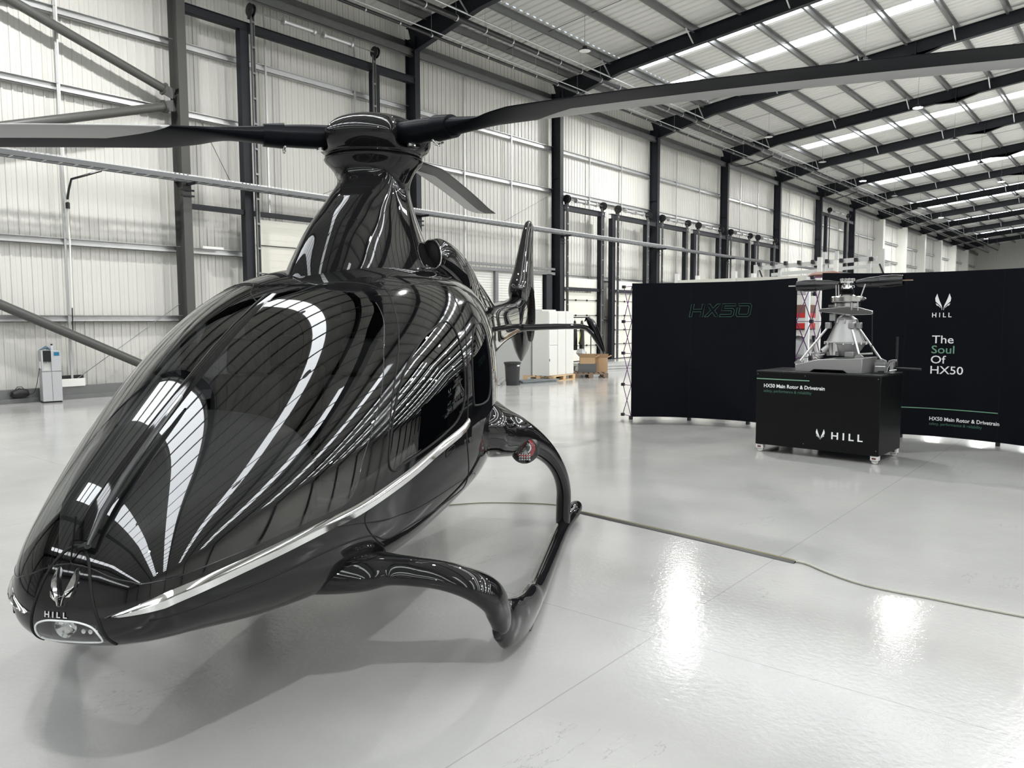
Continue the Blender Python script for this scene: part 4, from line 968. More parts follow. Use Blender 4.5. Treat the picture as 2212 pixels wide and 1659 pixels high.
def display_wall(pts, h, label):
    P, D = arc(pts); t = thing('display_wall', label, 'display wall')
    q = MB(); f0 = wall_fn(P, D, 0, 0, 0); f1 = wall_fn(P, D, 0, 0, -.03); n = 40; V = []
    for i in range(n+1):
        d = D[-1]*i/n; a0, a1 = f0(d, .05), f1(d, .05)
        V += [(a0[0], a0[1], .05), (a0[0], a0[1], h), (a1[0], a1[1], h), (a1[0], a1[1], .05)]
    q.add(V, [(4*i+k, 4*i+(k+1) % 4, 4*i+4+(k+1) % 4, 4*i+4+k) for i in range(n) for k in range(4)], True)
    q.add([V[k] for k in range(4)]+[V[-4+k] for k in range(4)], [(0, 1, 2, 3), (7, 6, 5, 4)])
    q.build('fabric_panel', NAVY, t, sharp=50)
    for f in (.0, .333, .667, 1.0):
        p = f1(D[-1]*f, 0); MB().box(p[0]-.025, p[1]-.025, 0, p[0]+.025, p[1]+.025, .06).build('foot', BLACK, t)
    for f in (.333, .667):           # vertical join between two panels
        MB().tube([f0(D[-1]*f, 0)[:2]+(z,) for z in (.05, h)], .0015, 4).build('panel_join', SEAM, t)
    def lattice(d, depth=.28, nr=None):
        a = Vector(f1(d, 0)); nrm = Vector((nr[0], nr[1], 0)).normalized() if nr else (a-Vector(f0(d, 0))).normalized(); zs = [.06, .58, 1.12, 1.66, h-.05]
        fr = MB(); 
        for z0_, z1_ in zip(zs[:-1], zs[1:]):
            A, B = a+Vector((0, 0, z0_)), a+nrm*depth+Vector((0, 0, z1_)); fr.tube([A, B], .007, 6)
            A, B = a+nrm*depth+Vector((0, 0, z0_)), a+Vector((0, 0, z1_)); fr.tube([A, B], .007, 6)
        for z0_ in zs: fr.tube([a+Vector((0, 0, z0_)), a+nrm*depth+Vector((0, 0, z0_))], .006, 6)
        fr.build('lattice_strut', PURPLE, t)
        for z0_ in zs:
            j = a+nrm*depth+Vector((0, 0, z0_)); MB().box(j.x-.025, j.y-.025, j.z-.025, j.x+.025, j.y+.025, j.z+.025).build('lattice_joint', BLACK, t)
    return t, P, D, lattice
w1, P1, D1, lat1 = display_wall([(11.42, 6.78), (11.78, 6.28), (11.98, 5.55), (12.0, 4.85), (11.62, 4.12)], 2.3, 'curved navy display wall on the left with a thin outlined model name')
lat1(0.0, .26, (.45, .89)); lat1(D1[-1]*.5); lat1(D1[-1])
w2, P2_, D2, lat2 = display_wall([(11.30, 3.62), (11.86, 3.12), (12.10, 2.55), (12.08, 1.85), (11.85, 1.15), (11.35, .55)], 2.34, 'curved navy display wall on the right with white emblem and slogan')
lat2(0.02)
def outline_letters(fn, parent):
    """slanted outlined letters drawn as thin tubes"""
    L_ = {'H': [[(0, 0), (.10, 0), (.10, .20), (.42, .20), (.42, 0), (.52, 0), (.52, .5), (.42, .5), (.42, .30), (.10, .30), (.10, .5), (0, .5)]],
          'X': [[(.58, 0), (.72, 0), (.86, .18), (1.0, 0), (1.14, 0), (.94, .25), (1.14, .5), (1.0, .5), (.86, .33), (.72, .5), (.58, .5), (.78, .25)]],
          '5': [[(1.18, 0), (1.62, 0), (1.70, .06), (1.70, .26), (1.62, .32), (1.30, .32), (1.30, .41), (1.72, .41), (1.72, .5), (1.20, .5), (1.20, .23), (1.58, .23), (1.60, .20), (1.60, .11), (1.57, .09), (1.18, .09)]],
          '0': [[(1.86, 0), (2.28, 0), (2.36, .08), (2.36, .42), (2.28, .5), (1.80, .5), (1.86, .41), (2.22, .41), (2.26, .38), (2.26, .12), (2.22, .09), (1.92, .09), (1.89, .12), (1.89, .34), (1.79, .34), (1.79, .06)]]}
    q = MB()
    for k in L_:
        for lp in L_[k]:
            pts = [fn((a+.18*b)*.425, b*.42) for a, b in lp]; q.tube([Vector(p) for p in pts+pts[:1]], .0035, 5, caps=False)
    return q.build('outlined_lettering', GREEND, parent, sharp=0)
outline_letters(wall_fn(P1, D1, .95, 1.735, .006), w1)
def text_on(parent, s, size, xs, fn, m, name='printed_lettering', **k):
    vs, fs = text_mesh(s, size, xs, **k); return art(parent, name, m, vs, fs, fn)
poly_art(w2, 'emblem', INK, logo_polys(), (lambda f: (lambda a, b: f(a*.21, b*.23)))(wall_fn(P2_, D2, 1.665, 1.81, .006)))
F2 = lambda d, z: wall_fn(P2_, D2, d, z, .006)
text_on(w2, 'H I L L', .088, 1.0, F2(1.53, 1.715), INK, bold=.0012, space=1.0)
text_on(w2, 'The', .155, 1.12, F2(1.545, 1.355), INK, bold=.001)
text_on(w2, 'Soul', .155, 1.12, F2(1.54, 1.215), GREEN, 'green_lettering', bold=.001)
text_on(w2, 'Of', .155, 1.12, F2(1.535, 1.075), INK, bold=.001)
text_on(w2, 'HX50', .155, 1.12, F2(1.53, .93), INK, bold=.001)
text_on(w2, 'HX50 Main Rotor & Drivetrain', .072, .96, F2(1.55, .275), INK, bold=.0012)
text_on(w2, 'safety, performance & reliability', .056, .92, F2(1.55, .21), GREEND, 'green_lettering')
poly_art(w2, 'green_line', GREEN, [[(1.0+i*.1, .434), (1.0+(i+1)*.1, .434), (1.0+(i+1)*.1, .446), (1.0+i*.1, .446)] for i in range(14)], wall_fn(P2_, D2, 0, 0, .006))

# ------------------------------------------------------------------ display crate on castors
CR = thing('display_crate', 'matte black wheeled crate carrying the gearbox display, with white lettering', 'crate', (10.04, 3.125, 0), math.radians(-92.6))
CW, CD, C0, C1 = 1.50, .82, .10, 1.045
MB().box(-CW/2, -CD/2, C0, CW/2, CD/2, C1-.02).build('crate_body', NAVYB, CR, bevel=.004)
MB().box(-CW/2-.004, -CD/2-.004, C1-.02, CW/2+.004, CD/2+.004, C1).build('lid', SATIN, CR, bevel=.004)
for x in (-CW/2+.05, CW/2-.05):
    for y in (-CD/2+.05, CD/2-.05):
        q = MB(); q.lathe([(0, -.018), (.035, -.018), (.04, -.012), (.04, .012), (.035, .018), (0, .018)], (x, y, .04), 20, axis=(0, 1, 0)); c = q.build('castor', WHITE, CR)
        MB().box(x-.045, y-.04, .045, x+.045, y+.04, .10).build('castor_fork', mat('white_fork', (.75, .75, .72), rough=.4), c, bevel=.005)
        MB().lathe([(.04, -.012), (.043, 0), (.04, .012)], (x, y, .043), 20, axis=(0, 1, 0)).build('tyre', BLACK, c)
        MB().box(x-.025, y-.045, .06, x+.02, y-.039, .078).build('brake_label', mat('dark_red_label', (.12, .02, .02), rough=.4), c)
fc = lambda u0, v0: (lambda u, v: (u0+u, -CD/2-.003, v0+v))
def front_text(s, size, xs, u, v, m, name='printed_lettering', **k):
    vs, fs = text_mesh(s, size, xs, **k); art(CR, name, m, vs, fs, fc(u, v))
front_text('HX50 Main Rotor & Drivetrain', .064, .95, -.655, .835, INK, bold=.0012)
front_text('safety, performance & reliability', .05, .95, -.655, .775, GREEND, 'green_lettering')
front_text('H I L L', .118, 1.12, .20, .255, INK, bold=.0025)
poly_art(CR, 'emblem', INK, [[(.075+a*.115, .235+b*.13) for a, b in p] for p in logo_polys()], fc(0, 0))
poly_art(CR, 'green_line', GREEN, [[(-.75, .935), (-.075, .935), (-.075, .948), (-.75, .948)]], fc(0, 0))
for u, v in ((-.735, 1.0), (-.13, 1.0), (.72, 1.0), (-.13, .16), (.72, .16)): MB().lathe([(0, 0), (.006, 0), (.007, .003)], (u, -CD/2-.004, v), 10, axis=(0, 1, 0)).build('screw', GALV, CR)

# ------------------------------------------------------------------ rotor gearbox on the crate
GB = thing('rotor_gearbox', 'cast aluminium rotor gearbox with struts and two black blade stubs, standing on the crate', 'gearbox', (10.04, 3.125, C1), math.radians(-92.6))
# plinth : wedge shaped casting with an arched foot
q = MB(); pl_ = [(-.30, 0), (-.12, 0), (-.07, .035), (.28, .035), (.33, 0), (.50, 0), (.50, .195), (-.02, .165), (-.30, .09)]
q.prism(pl_, -.30, .26, lambda a, b, h: (a, h, b)); q.build('plinth', ALU, GB, bevel=.006)
for x, y in ((-.27, -.27), (-.24, .2), (.44, -.22)):
    q = MB(); q.prism([(-.05, 0), (.05, 0), (.05, .02), (0, .06), (-.05, .02)], -.012, .012, lambda a, b, h: (x+a, y+h, (.10 if x < 0 else .19)+b)); q.build('strut_lug', ALU, GB)
q = MB(); q.box(.54, .02, 0, .66, .14, .13); q.prism([(.54, .13), (.66, .13), (.66, .155), (.60, .185), (.54, .155)], .07, .09, lambda a, b, h: (a, h, b)); q.build('strut_block', ALU, GB, bevel=.004)
gx, gy = .20, 0.0
q = MB(); q.lathe([(.10, .205), (.135, .21), (.15, .24), (.215, .34), (.228, .365), (.243, .37), (.243, .385), (.225, .392), (.205, .43), (.165, .53), (.132, .61), (.12, .66), (.118, .675), (.125, .68), (.085, .715), (.06, .73), (.0, .732)], (gx, gy, 0), 48); q.build('gear_housing', ALU, GB, sharp=25)
for k in range(14):
    a = 2*PI*k/14; x, y = gx+.238*math.cos(a), gy+.238*math.sin(a)
    MB().lathe([(0, -.022), (.011, -.02), (.013, 0), (.013, .014), (0, .018)], (x, y, .378), 8).build('flange_bolt', ALUB, GB)
for k in range(8):
    a = 2*PI*k/8+.2; d = Vector((math.cos(a), math.sin(a), 0)); MB().bar(Vector((gx, gy, .63))+d*.128, Vector((gx, gy, .68))+d*.118, .02, .018).build('cast_rib', ALU, GB)
q = MB(); q.lathe([(0, -.07), (.05, -.07), (.055, 0), (.05, .09), (0, .09)], (gx-.07, -.20, .295), 20); q.box(gx-.14, -.24, .215, gx+.0, -.13, .27); q.build('input_cover', ALUB, GB)
q = MB(); q.box(gx+.05, -.19, .20, gx+.16, -.09, .27); q.build('oil_box', ALU, GB, bevel=.01)
q = MB(); q.tube([(-.02, -.14, .26), (.05, -.12, .33), (.08, -.05, .3)], .045, 16); q.lathe([(0, 0), (.05, 0), (.05, .05), (0, .05)], (-.05, -.15, .22), 18, axis=(-.5, -.3, -.6)); q.box(-.11, -.2, .19, -.03, -.1, .25)
q.build('oil_pump', ALU, GB)
q = MB(); q.tube([(-.12, -.18, .34), (-.1, -.18, .26), (-.04, -.2, .21), (.02, -.2, .23)], .012, 8); q.tube([(-.16, -.15, .235), (-.02, -.16, .235)], .016, 8); q.tube([(.42, -.15, .24), (.56, -.12, .25)], .014, 8); q.build('bracket_link', ALU, GB)
# struts
for a, b in (((-.265, -.27, .12), (.03, -.10, .60)), ((.44, -.22, .22), (.29, -.09, .60)), ((.60, .08, .16), (.33, -.02, .61)), ((-.22, .22, .12), (.08, .08, .60))):
    st = MB().tube([a, b], .0145, 12).build('strut', ALUB, GB)
    for e in (a, b): MB().lathe([(0, -.014), (.02, -.014), (.02, .014), (0, .014)], e, 14, axis=(0, 1, 0)).build('rod_end', ALU, st)
for x, y in ((.02, -.115), (.30, -.115), (.36, -.04)): MB().box(x-.03, y-.02, .56, x+.03, y+.05, .64).build('housing_lug', ALU, GB, bevel=.008)
# rocker, swashplates, mast, head
q = MB(); q.prism([(-.30, .04), (-.27, .065), (.05, .085), (.17, .08), (.34, .03), (.345, .0), (.33, -.018), (.12, -.022), (-.28, .02)], -.13, -.09, lambda a, b, h: (gx+a, gy+h, .755+b)); q.build('rocker_arm', ALUB, GB, bevel=.005)
q = MB(); q.prism([(-.2, .0), (.1, .05), (.12, .02), (-.05, -.03)], .05, .08, lambda a, b, h: (gx+a, gy+h, .76+b)); q.box(gx-.17, -.1, .66, gx-.10, -.04, .75); q.build('rocker_bracket', ALU, GB)
q = MB(); q.lathe([(.06, .835), (.135, .835), (.15, .845), (.152, .885), (.135, .893), (.06, .893)], (gx, gy, 0), 40); q.box(gx-.21, -.04, .84, gx-.12, .04, .87); q.build('lower_swashplate', ALUB, GB, sharp=30)
q = MB(); q.lathe([(.06, .90), (.17, .90), (.182, .91), (.182, .965), (.17, .975), (.10, .975), (.075, 1.0), (.06, 1.0)], (gx, gy, 0), 40); q.lathe([(0, -.02), (.02, -.02), (.02, .02), (0, .02)], (gx+.2, 0, .94), 12, axis=(0, 1, 0)); q.build('upper_swashplate', ALUB, GB, sharp=30)
MB().lathe([(.05, .72), (.052, .84), (.05, .98), (.062, .99)], (gx, gy, 0), 28).build('mast', ALUB, GB)
q = MB()
for i in range(4): q.lathe([(.062, 1.0+i*.016), (.082, 1.008+i*.016), (.062, 1.016+i*.016)], (gx, gy, 0), 28)
q.build('rubber_boot', BLACK, GB)
MB().lathe([(.05, 1.066), (.075, 1.07), (.085, 1.085), (.08, 1.11), (.05, 1.12), (.048, 1.14), (.095, 1.145), (.10, 1.165), (.05, 1.17)], (gx, gy, 0), 32).build('rotor_hub', CHROME, GB, sharp=30)
q = MB()
for k in range(12):
    a = 2*PI*k/12; q.lathe([(0, 0), (.012, 0), (.012, .035), (0, .04)], (gx+.075*math.cos(a), gy+.075*math.sin(a), 1.165), 8)
q.lathe([(.06, 1.185), (.09, 1.187), (.09, 1.197), (.06, 1.2)], (gx, gy, 0), 28); q.lathe([(0, 1.2), (.04, 1.2), (.045, 1.16)], (gx, gy, 0), 20); q.build('hub_cap_bolts', ALUB, GB)
for x0, z0, x1, z1 in ((-.06, 1.12, -.055, .95), (.10, .895, .10, .80), (.17, .90, .175, .79), (.20, .95, .25, 1.12), (-.09, 1.12, -.085, .95)):
    MB().tube([(gx+x0, -.13, z0), (gx+x1, -.13, z1)], .0075, 8).build('pitch_link', ALUB, GB)
MB().tube([(gx+.335, -.11, .74), (gx+.35, -.12, .25)], .005, 6).build('control_rod', BLACK, GB)
for sg, L_ in ((-1, .60), (1, .62), (0, .5)):
    az = {-1: PI-.05+.25, 1: -.28, 0: PI/2-.02}[sg]; az = {-1: PI+.12, 1: .10, 0: PI/2+.3}[sg]
    d = Vector((math.cos(az), math.sin(az), 0)); c = Vector((gx, gy, 1.125 if sg <= 0 else 1.135)); tilt = Vector((0, 0, .0 if sg < 0 else .04))
    st = [(.10, .03, .035), (.17, .04, .045), (.24, .062, .055), (.36, .066, .06), (.365, .072, .066), (.50, .074, .066), (L_, .07, .055)]
    rings = []
    for r, a_, b_ in st:
        b_ *= 1.2; p = c+d*r+tilt*r; side = Vector((-d.y, d.x, 0)); rings.append([p+side*(a_*math.cos(2*PI*k/24))+Vector((0, 0, b_*math.sin(2*PI*k/24))) for k in range(24)])
    inn = [[p0.lerp(c+d*L_+tilt*L_, .12)-d*(.0) for p0 in rings[-1]], [p0.lerp(c+d*L_+tilt*L_, .15)-d*.18 for p0 in rings[-1]]]
    b = MB().loft([rings[0]]+rings[1:]+inn, caps=True).build('blade_stub', mat('gloss_black_cuff', (.008, .008, .009), rough=.16, coat=.6), GB, sharp=35)
    m_ = c+d*(L_-.1)+tilt*L_
    MB().bar(m_, m_+d*.20, .055, .012).build('spar_end', mat('spar_brass' if sg > 0 else 'spar_pale', (.30, .22, .15) if sg > 0 else (.6, .6, .57), rough=.45), b)
GB.scale = (1, 1, .95)
# lever stand beside it
LV = thing('control_lever_stand', 'small aluminium bracket with long black levers on the right end of the crate', 'lever stand', (10.035, 3.03, C1), math.radians(-92.6))
q = MB(); q.box(.46, -.16, 0, .655, .12, .012); q.box(.52, -.1, .012, .60, .0, .03); q.build('base_plate', BLACK, LV)
q = MB(); q.prism([(.60, .0), (.635, .0), (.645, .07), (.675, .13), (.70, .145), (.74, .15), (.74, .175), (.69, .175), (.65, .16), (.615, .085)], -.14, -.11, lambda a, b, h: (a, h, b)); q.build('bracket', ALUB, LV, bevel=.003)
q = MB(); q.box(.66, -.13, .01, .70, -.05, .14); q.build('bracket_block', ALU, LV, bevel=.004)
q = MB(); q.tube([(.735, -.125, .10), (.735, -.125, .44)], .014, 12); q.build('upright_lever', SATIN, LV)
q = MB(); q.tube([(.70, -.10, .075), (1.0, -.12, .07)], .013, 12); q.build('horizontal_lever', SATIN, LV)
q = MB(); q.tube([(.66, -.125, .04), (.74, -.13, .055)], .009, 8); q.tube([(.50, -.125, .085), (.64, -.125, .085)], .006, 8); q.build('linkage', ALUB, LV)

# ------------------------------------------------------------------ things on the floor
CBL = [(5.60, 3.81), (5.555, 3.39), (5.48, 2.68), (5.37, 1.85)]
q = MB()
L_ = smooth_loop(CBL, 10, False)
def ribbon(L_, half, h, top):
    rings = []
    for i, p in enumerate(L_):
        a, b = Vector(L_[max(i-1, 0)]), Vector(L_[min(i+1, len(L_)-1)]); t = (b-a).normalized(); n = Vector((-t.y, t.x)); p = Vector(p)
        rings.append([(p.x+n.x*w, p.y+n.y*w, z) for w, z in ((-half, .001), (-top, h), (top, h), (half, .001))])
    return rings
cc = MB().loft(ribbon(L_, .042, .014, .016), smooth=False).build('cable_cover', mat('black_rubber', (.012, .012, .012), rough=.5))
tag(cc, 'black rubber floor cable cover with a yellow stripe, running from the rear skid', 'cable cover')
MB().loft([[(p[0], p[1], z+.0006) for p, z in (((r[1][0]*.44+r[2][0]*.56, r[1][1]*.44+r[2][1]*.56), .014), ((r[1][0]*.66+r[2][0]*.34, r[1][1]*.66+r[2][1]*.34), .014), ((r[1][0]*.66+r[2][0]*.34, r[1][1]*.66+r[2][1]*.34), .0145), ((r[1][0]*.44+r[2][0]*.56, r[1][1]*.44+r[2][1]*.56), .0145))] for r in ribbon(L_, .042, .0145, .016)], smooth=False).build('yellow_stripe', mat('yellow_stripe', (.42, .36, .07), rough=.5), cc)
c2 = smooth_loop([(5.37, 1.86), (5.36, 1.77), (5.26, 1.60), (5.17, 1.39), (5.15, 1.20), (5.16, .96), (5.16, .74), (5.17, .49), (5.2, -.2), (5.6, -1.5)], 8, False)
tag(MB().tube([(p[0], p[1], .009) for p in c2], .008, 8).build('power_cable', mat('pale_grey_cable', (.42, .42, .36), rough=.5)), 'pale grey cable curving over the floor from the striped cover', 'cable')
c3 = smooth_loop([(4.6, 5.2), (5.08, 4.90), (5.34, 4.71), (5.54, 4.43), (5.67, 4.16), (5.60, 3.82)], 8, False)
tag(MB().tube([(p[0], p[1], .006) for p in c3], .005, 6).build('power_cable', mat('olive_cable', (.25, .25, .16), rough=.5)), 'thin dull green cable on the floor under the fuselage', 'cable')

# water cooler at the left wall
WC = thing('water_cooler', 'tall silver-grey water cooler against the left wall', 'water cooler', (6.44, 17.86, 0), math.radians(-10))
SIL = mat('silver_grey_plastic', (.42, .43, .44), rough=.4)
q = MB(); q.box(-.18, -.17, .03, .18, .17, .66); q.box(-.18, -.12, .66, .18, .17, 1.09); q.box(.0, -.17, .66, .18, -.12, 1.09); q.box(-.18, -.17, .66, -.145, -.12, 1.09); q.build('cabinet', SIL, WC, bevel=.006)
MB().box(-.17, -.15, 0, .17, .16, .03).build('plinth', BLACK, WC)
MB().box(-.145, -.175, .86, .0, -.12, 1.09).build('dispenser', SATIN, WC, bevel=.004)
MB().box(-.143, -.123, .66, -.002, -.118, .86).build('recess', mat('pale_recess', (.6, .6, .57), rough=.4), WC)
q = MB(); q.tube([(-.07, -.15, .86), (-.07, -.15, .83)], .012, 8); q.box(-.13, -.17, .66, -.01, -.12, .672); q.build('tap', GALVL, WC)
MB().box(.05, -.176, .98, .15, -.169, 1.055).build('display', mat('blue_display', (.01, .09, .16), rough=.15, emit=(.02, .16, .28), es=.35), WC)
MB().box(-.19, -.1, .72, -.178, .05, .86).build('side_label', INK, WC)
q = MB(); q.bar((0, -.172, .655), (0, -.172, .04), .004, .004); q.bar((-.18, -.172, .655), (.18, -.172, .655), .004, .004); q.build('panel_gap', BLACK, WC)
q = MB(); rr = [(-.14, -.08, 1.09), (-.02, -.1, 1.15), (.05, .0, 1.165), (.09, .09, 1.12)]
q.tube([(-.15, 0, 1.10), (-.08, .0, 1.125), (-.02, .0, 1.15), (.02, .01, 1.13), (.06, .0, 1.10)], [.01, .05, .07, .05, .01], 10, r2=[.008, .018, .035, .025, .01])
tag(q.build('folded_cloth', mat('blue_cloth', (.09, .14, .19), rough=.8)), 'crumpled dark blue cloth on top of the water cooler', 'cloth').location = (6.40, 17.86, .0)
bt = thing('spray_bottle', 'small bottle standing on top of the water cooler', 'bottle', (6.50, 17.88, 1.09))
MB().lathe([(0, 0), (.035, 0), (.037, .01), (.035, .08), (.015, .10)], n=18).build('bottle_body', mat('clear_bottle', (.5, .52, .55), rough=.2), bt)
MB().lathe([(.017, .10), (.02, .105), (.02, .13), (0, .135)], n=14).build('cap', BLACK, bt)
bag = thing('holdall', 'small black holdall on the base rail left of the water cooler', 'bag', (5.93, 18.1, .10))
MB().tube([(-.15, 0, .04), (-.12, 0, .08), (0, 0, .11), (.12, 0, .10), (.15, 0, .05)], [.04, .09, .10, .09, .04], 14, r2=[.03, .08, .11, .09, .04]).build('bag_body', BLACK, bag)
MB().tube([(-.08, 0, .19), (-.04, 0, .24), (.04, 0, .24), (.08, 0, .19)], .008, 6).build('bag_handle', BLACK, bag)
bx = thing('carton', 'shallow white carton with dark inside behind the base rail, right of the water cooler', 'box', (7.0, 18.17, .28))
MB().box(-.24, -.03, 0, .24, -.02, .17).build('front_side', WHITE, bx); MB().box(-.24, .05, 0, .24, .06, .24).build('lid', BLACK, bx); q = MB(); q.box(-.24, -.02, 0, -.23, .05, .17); q.box(.23, -.02, 0, .24, .05, .17); q.box(-.23, -.02, 0, .23, .05, .01); q.build('carton_sides', WHITE, bx)
q = MB(); q.tube([(7.02, 18.13, 9.2), (7.0, 18.13, 6.0), (7.06, 18.13, 3.4), (7.04, 18.13, 2.0)], .018, 8)
hp_t = q.build('air_pipe', mat('white_pipe', (.75, .75, .72), rough=.3)); tag(hp_t, 'thin white air pipe running down the wall above the water cooler', 'pipe')
q = MB(); q.tube([(7.04, 18.13, 1.98), (7.03, 18.13, 1.35)], .012, 8); q.build('hose', BLACK, hp_t)
q = MB(); q.tube([(7.03, 18.1, 1.3), (7.1, 18.1, 1.27), (7.25, 18.1, 1.3)], .02, 8); q.build('valve', WHITE, hp_t)
q = MB(); q.tube([(7.6, 17.7, 4.93), (7.3, 17.75, 4.8), (7.06, 17.9, 4.7), (7.04, 18.0, 4.5), (7.04, 18.1, 4.3)], .025, 8); q.lathe([(.02, 0), (.045, .0), (.045, .12), (.02, .14)], (7.04, 18.1, 4.1), 10)
tag(q.build('black_branch', SATIN), 'black pipe elbow hanging from the cable ladder at the far left', 'pipe')
q = MB(); q.tube(smooth_loop([(6.28, 17.95, .8), (6.22, 17.95, .45), (6.15, 18.0, .2), (6.0, 18.0, .22)], 6, False), .006, 6); tag(q.build('mains_lead', BLACK), 'thin black mains lead hanging beside the water cooler', 'cable')

# things by the wall behind the tail
bn = thing('refuse_bin', 'round black plastic bin with side handles under the tail fin', 'bin', (15.6, 12.82, 0))
MB().lathe([(0, .005), (.16, 0), (.165, .02), (.205, .55), (.205, .56)], n=32).build('bin_body', mat('dark_bin', (.022, .023, .024), rough=.45), bn)
MB().lathe([(.20, .55), (.222, .555), (.225, .60), (.205, .605), (.195, .56), (.18, .1)], n=32).build('rim', mat('dark_bin', (.02, .02, .02)), bn)
for sg in (-1, 1): MB().box(sg*.23-.03, -.05, .53, sg*.23+.03, .05, .56).build('handle', mat('dark_bin', (.02, .02, .02)), bn)
MB().box(-.06, -.222, .50, .02, -.205, .53).build('label', INK, bn)
ch = thing('stacking_chair', 'blue plastic chair with black legs behind the bin', 'chair', (17.55, 15.1, 0), math.radians(-150))
BLU = mat('blue_plastic', (.025, .06, .13), rough=.45)
q = MB(); q.loft([[(-.2, -.2, .44), (.2, -.2, .44), (.2, -.2, .455), (-.2, -.2, .455)], [(-.2, .18, .42), (.2, .18, .42), (.2, .18, .435), (-.2, .18, .435)]], smooth=False); q.build('seat', BLU, ch)
q = MB(); q.loft([[(-.2, .18, .45), (.2, .18, .45), (.2, .195, .45), (-.2, .195, .45)], [(-.21, .24, .62), (.21, .24, .62), (.21, .255, .62), (-.21, .255, .62)], [(-.17, .28, .82), (.17, .28, .82), (.17, .292, .82), (-.17, .292, .82)]]); q.build('backrest', BLU, ch)
for x in (-.19, .19):
    for y in (-.19, .2): MB().tube([(x*1.15, y*1.15, 0), (x*.9, y*.9, .43)], .012, 8).build('leg', BLACK, ch)
def pallet(x, y, rz, label, m=WOOD):
    t = thing('pallet', label, 'pallet', (x, y, 0), rz, 'wooden pallets by the wall')
    for i in range(7): MB().box(-.6, -.5+i*.15, .122, .6, -.4+i*.15, .144).build('top_board', m, t)
    for yy in (-.5, -.05, .4): MB().box(-.6, yy, .0, .6, yy+.1, .022).build('bottom_board', m, t)
    for xx in (-.6, -.07, .46):
        MB().box(xx, -.5, .1, xx+.14, .5, .122).build('stringer', m, t)
        for yy in (-.5, -.07, .36): MB().box(xx, yy, .022, xx+.14, yy+.14, .10).build('block', m, t)
    return t
pallet(17.72, 13.2, math.radians(5), 'light wooden pallet under the white cabinets')
DW = mat('dark_pallet_wood', (.20, .14, .10), rough=.85, noise=(6, .25))
pallet(19.35, 12.95, math.radians(40), 'dark wooden pallet carrying the grey crate and cardboard boxes', DW)
CBW = mat('white_cabinet', (.66, .66, .63), rough=.4)
for i, (x0, x1, lab) in enumerate(((17.12, 17.52, 'white narrow cabinet on the pallet, leftmost with split door'), (17.52, 17.91, 'white narrow cabinet on the pallet, middle one'), (17.91, 18.30, 'white narrow cabinet on the pallet, nearest the coat rail'))):
    t = thing('cabinet', lab, 'cabinet', (0, 0, 0), group='white cabinets on a pallet')
    MB().box(x0, 12.78, .144, x1-.004, 13.35, 1.93).build('cabinet_body', CBW, t, bevel=.004)
    if i == 0:
        MB().box(x0+.01, 12.765, .16, x1-.015, 12.78, .98).build('door', CBW, t, bevel=.003); MB().box(x0+.01, 12.765, 1.0, x1-.015, 12.78, 1.90).build('door', CBW, t, bevel=.003)
        MB().box(x0+.015, 12.755, .55, x0+.03, 12.765, .62).build('latch', BLACK, t)
    else: MB().box(x0+.008, 12.765, .16, x1-.012, 12.78, 1.92).build('door', CBW, t, bevel=.003)
t = MB().box(17.10, 13.40, 0, 17.55, 14.9, 1.95).build('storage_locker', mat('pale_grey_locker', (.50, .51, .50), rough=.45)); tag(t, 'large pale grey locker behind the white cabinets', 'locker')
t = MB().box(17.62, 13.40, 0, 18.3, 14.6, 1.98).build('storage_locker', CBW); tag(t, 'white locker showing above and behind the pale grey one', 'locker')
# coats on a rail
rl = thing('coat_rail', 'black tubular coat rail beside the white cabinets', 'coat rail', (0, 0, 0))
A_, B_ = Vector((19.75, 14.35, 0)), Vector((20.35, 13.55, 0)); du = (B_-A_).normalized(); dn = Vector((-du.y, du.x, 0))
q = MB(); q.tube([A_+Vector((0, 0, z)) for z in (.0, 1.7)]+[A_+du*.04+Vector((0, 0, 1.76)), B_-du*.04+Vector((0, 0, 1.76))]+[B_+Vector((0, 0, z)) for z in (1.7, 0)], .016, 8); q.build('rail_frame', BLACK, rl)
for P in (A_, B_): MB().tube([P-dn*.25+Vector((0, 0, .02)), P+dn*.25+Vector((0, 0, .02))], .015, 8).build('foot', BLACK, rl)
for i, (f, lab, m) in enumerate(((.08, 'black jacket hanging on the coat rail, farthest left', BLACK), (.3, 'black jacket hanging on the coat rail, second from left', BLACK), (.5, 'black jacket hanging on the coat rail, middle', BLACK), (.72, 'dark jacket with yellow strip hanging on the coat rail', mat('dark_work_jacket', (.025, .025, .02), rough=.8)))):
    P = A_+du*(B_-A_).length*f; t = thing('jacket', lab, 'jacket', (0, 0, 0), group='jackets on the coat rail')
    st = [(1.66, .03, .03), (1.60, .10, .04), (1.52, .23, .06), (1.3, .25, .07), (1.0, .24, .08), (.75 if i < 3 else .62, .25, .08)]
    MB().loft([[P+dn*(a*math.cos(2*PI*k/16))+du*(b*math.sin(2*PI*k/16))+Vector((0, 0, z)) for k in range(16)] for z, a, b in st]).build('jacket_body', m, t)
    for sg in (-1, 1): MB().tube([P+dn*(.2*sg)+Vector((0, 0, 1.52)), P+dn*(.27*sg)+Vector((0, 0, 1.2)), P+dn*(.27*sg)-du*.05+Vector((0, 0, .92))], [.05, .055, .045], 10).build('sleeve', m, t)
    MB().tube([P+Vector((0, 0, 1.64)), P+Vector((0, 0, 1.74)), P+du*.02+Vector((0, 0, 1.77))], .005, 6).build('hanger_hook', GALV, t)
    if i == 3: MB().tube([P-dn*.21+Vector((0, 0, 1.45)), P-dn*.235-du*.05+Vector((0, 0, 1.2)), P-dn*.25-du*.07+Vector((0, 0, 1.0))], .03, 8).build('yellow_strip', mat('hi_vis_yellow', (.6, .65, .05), rough=.6), t)
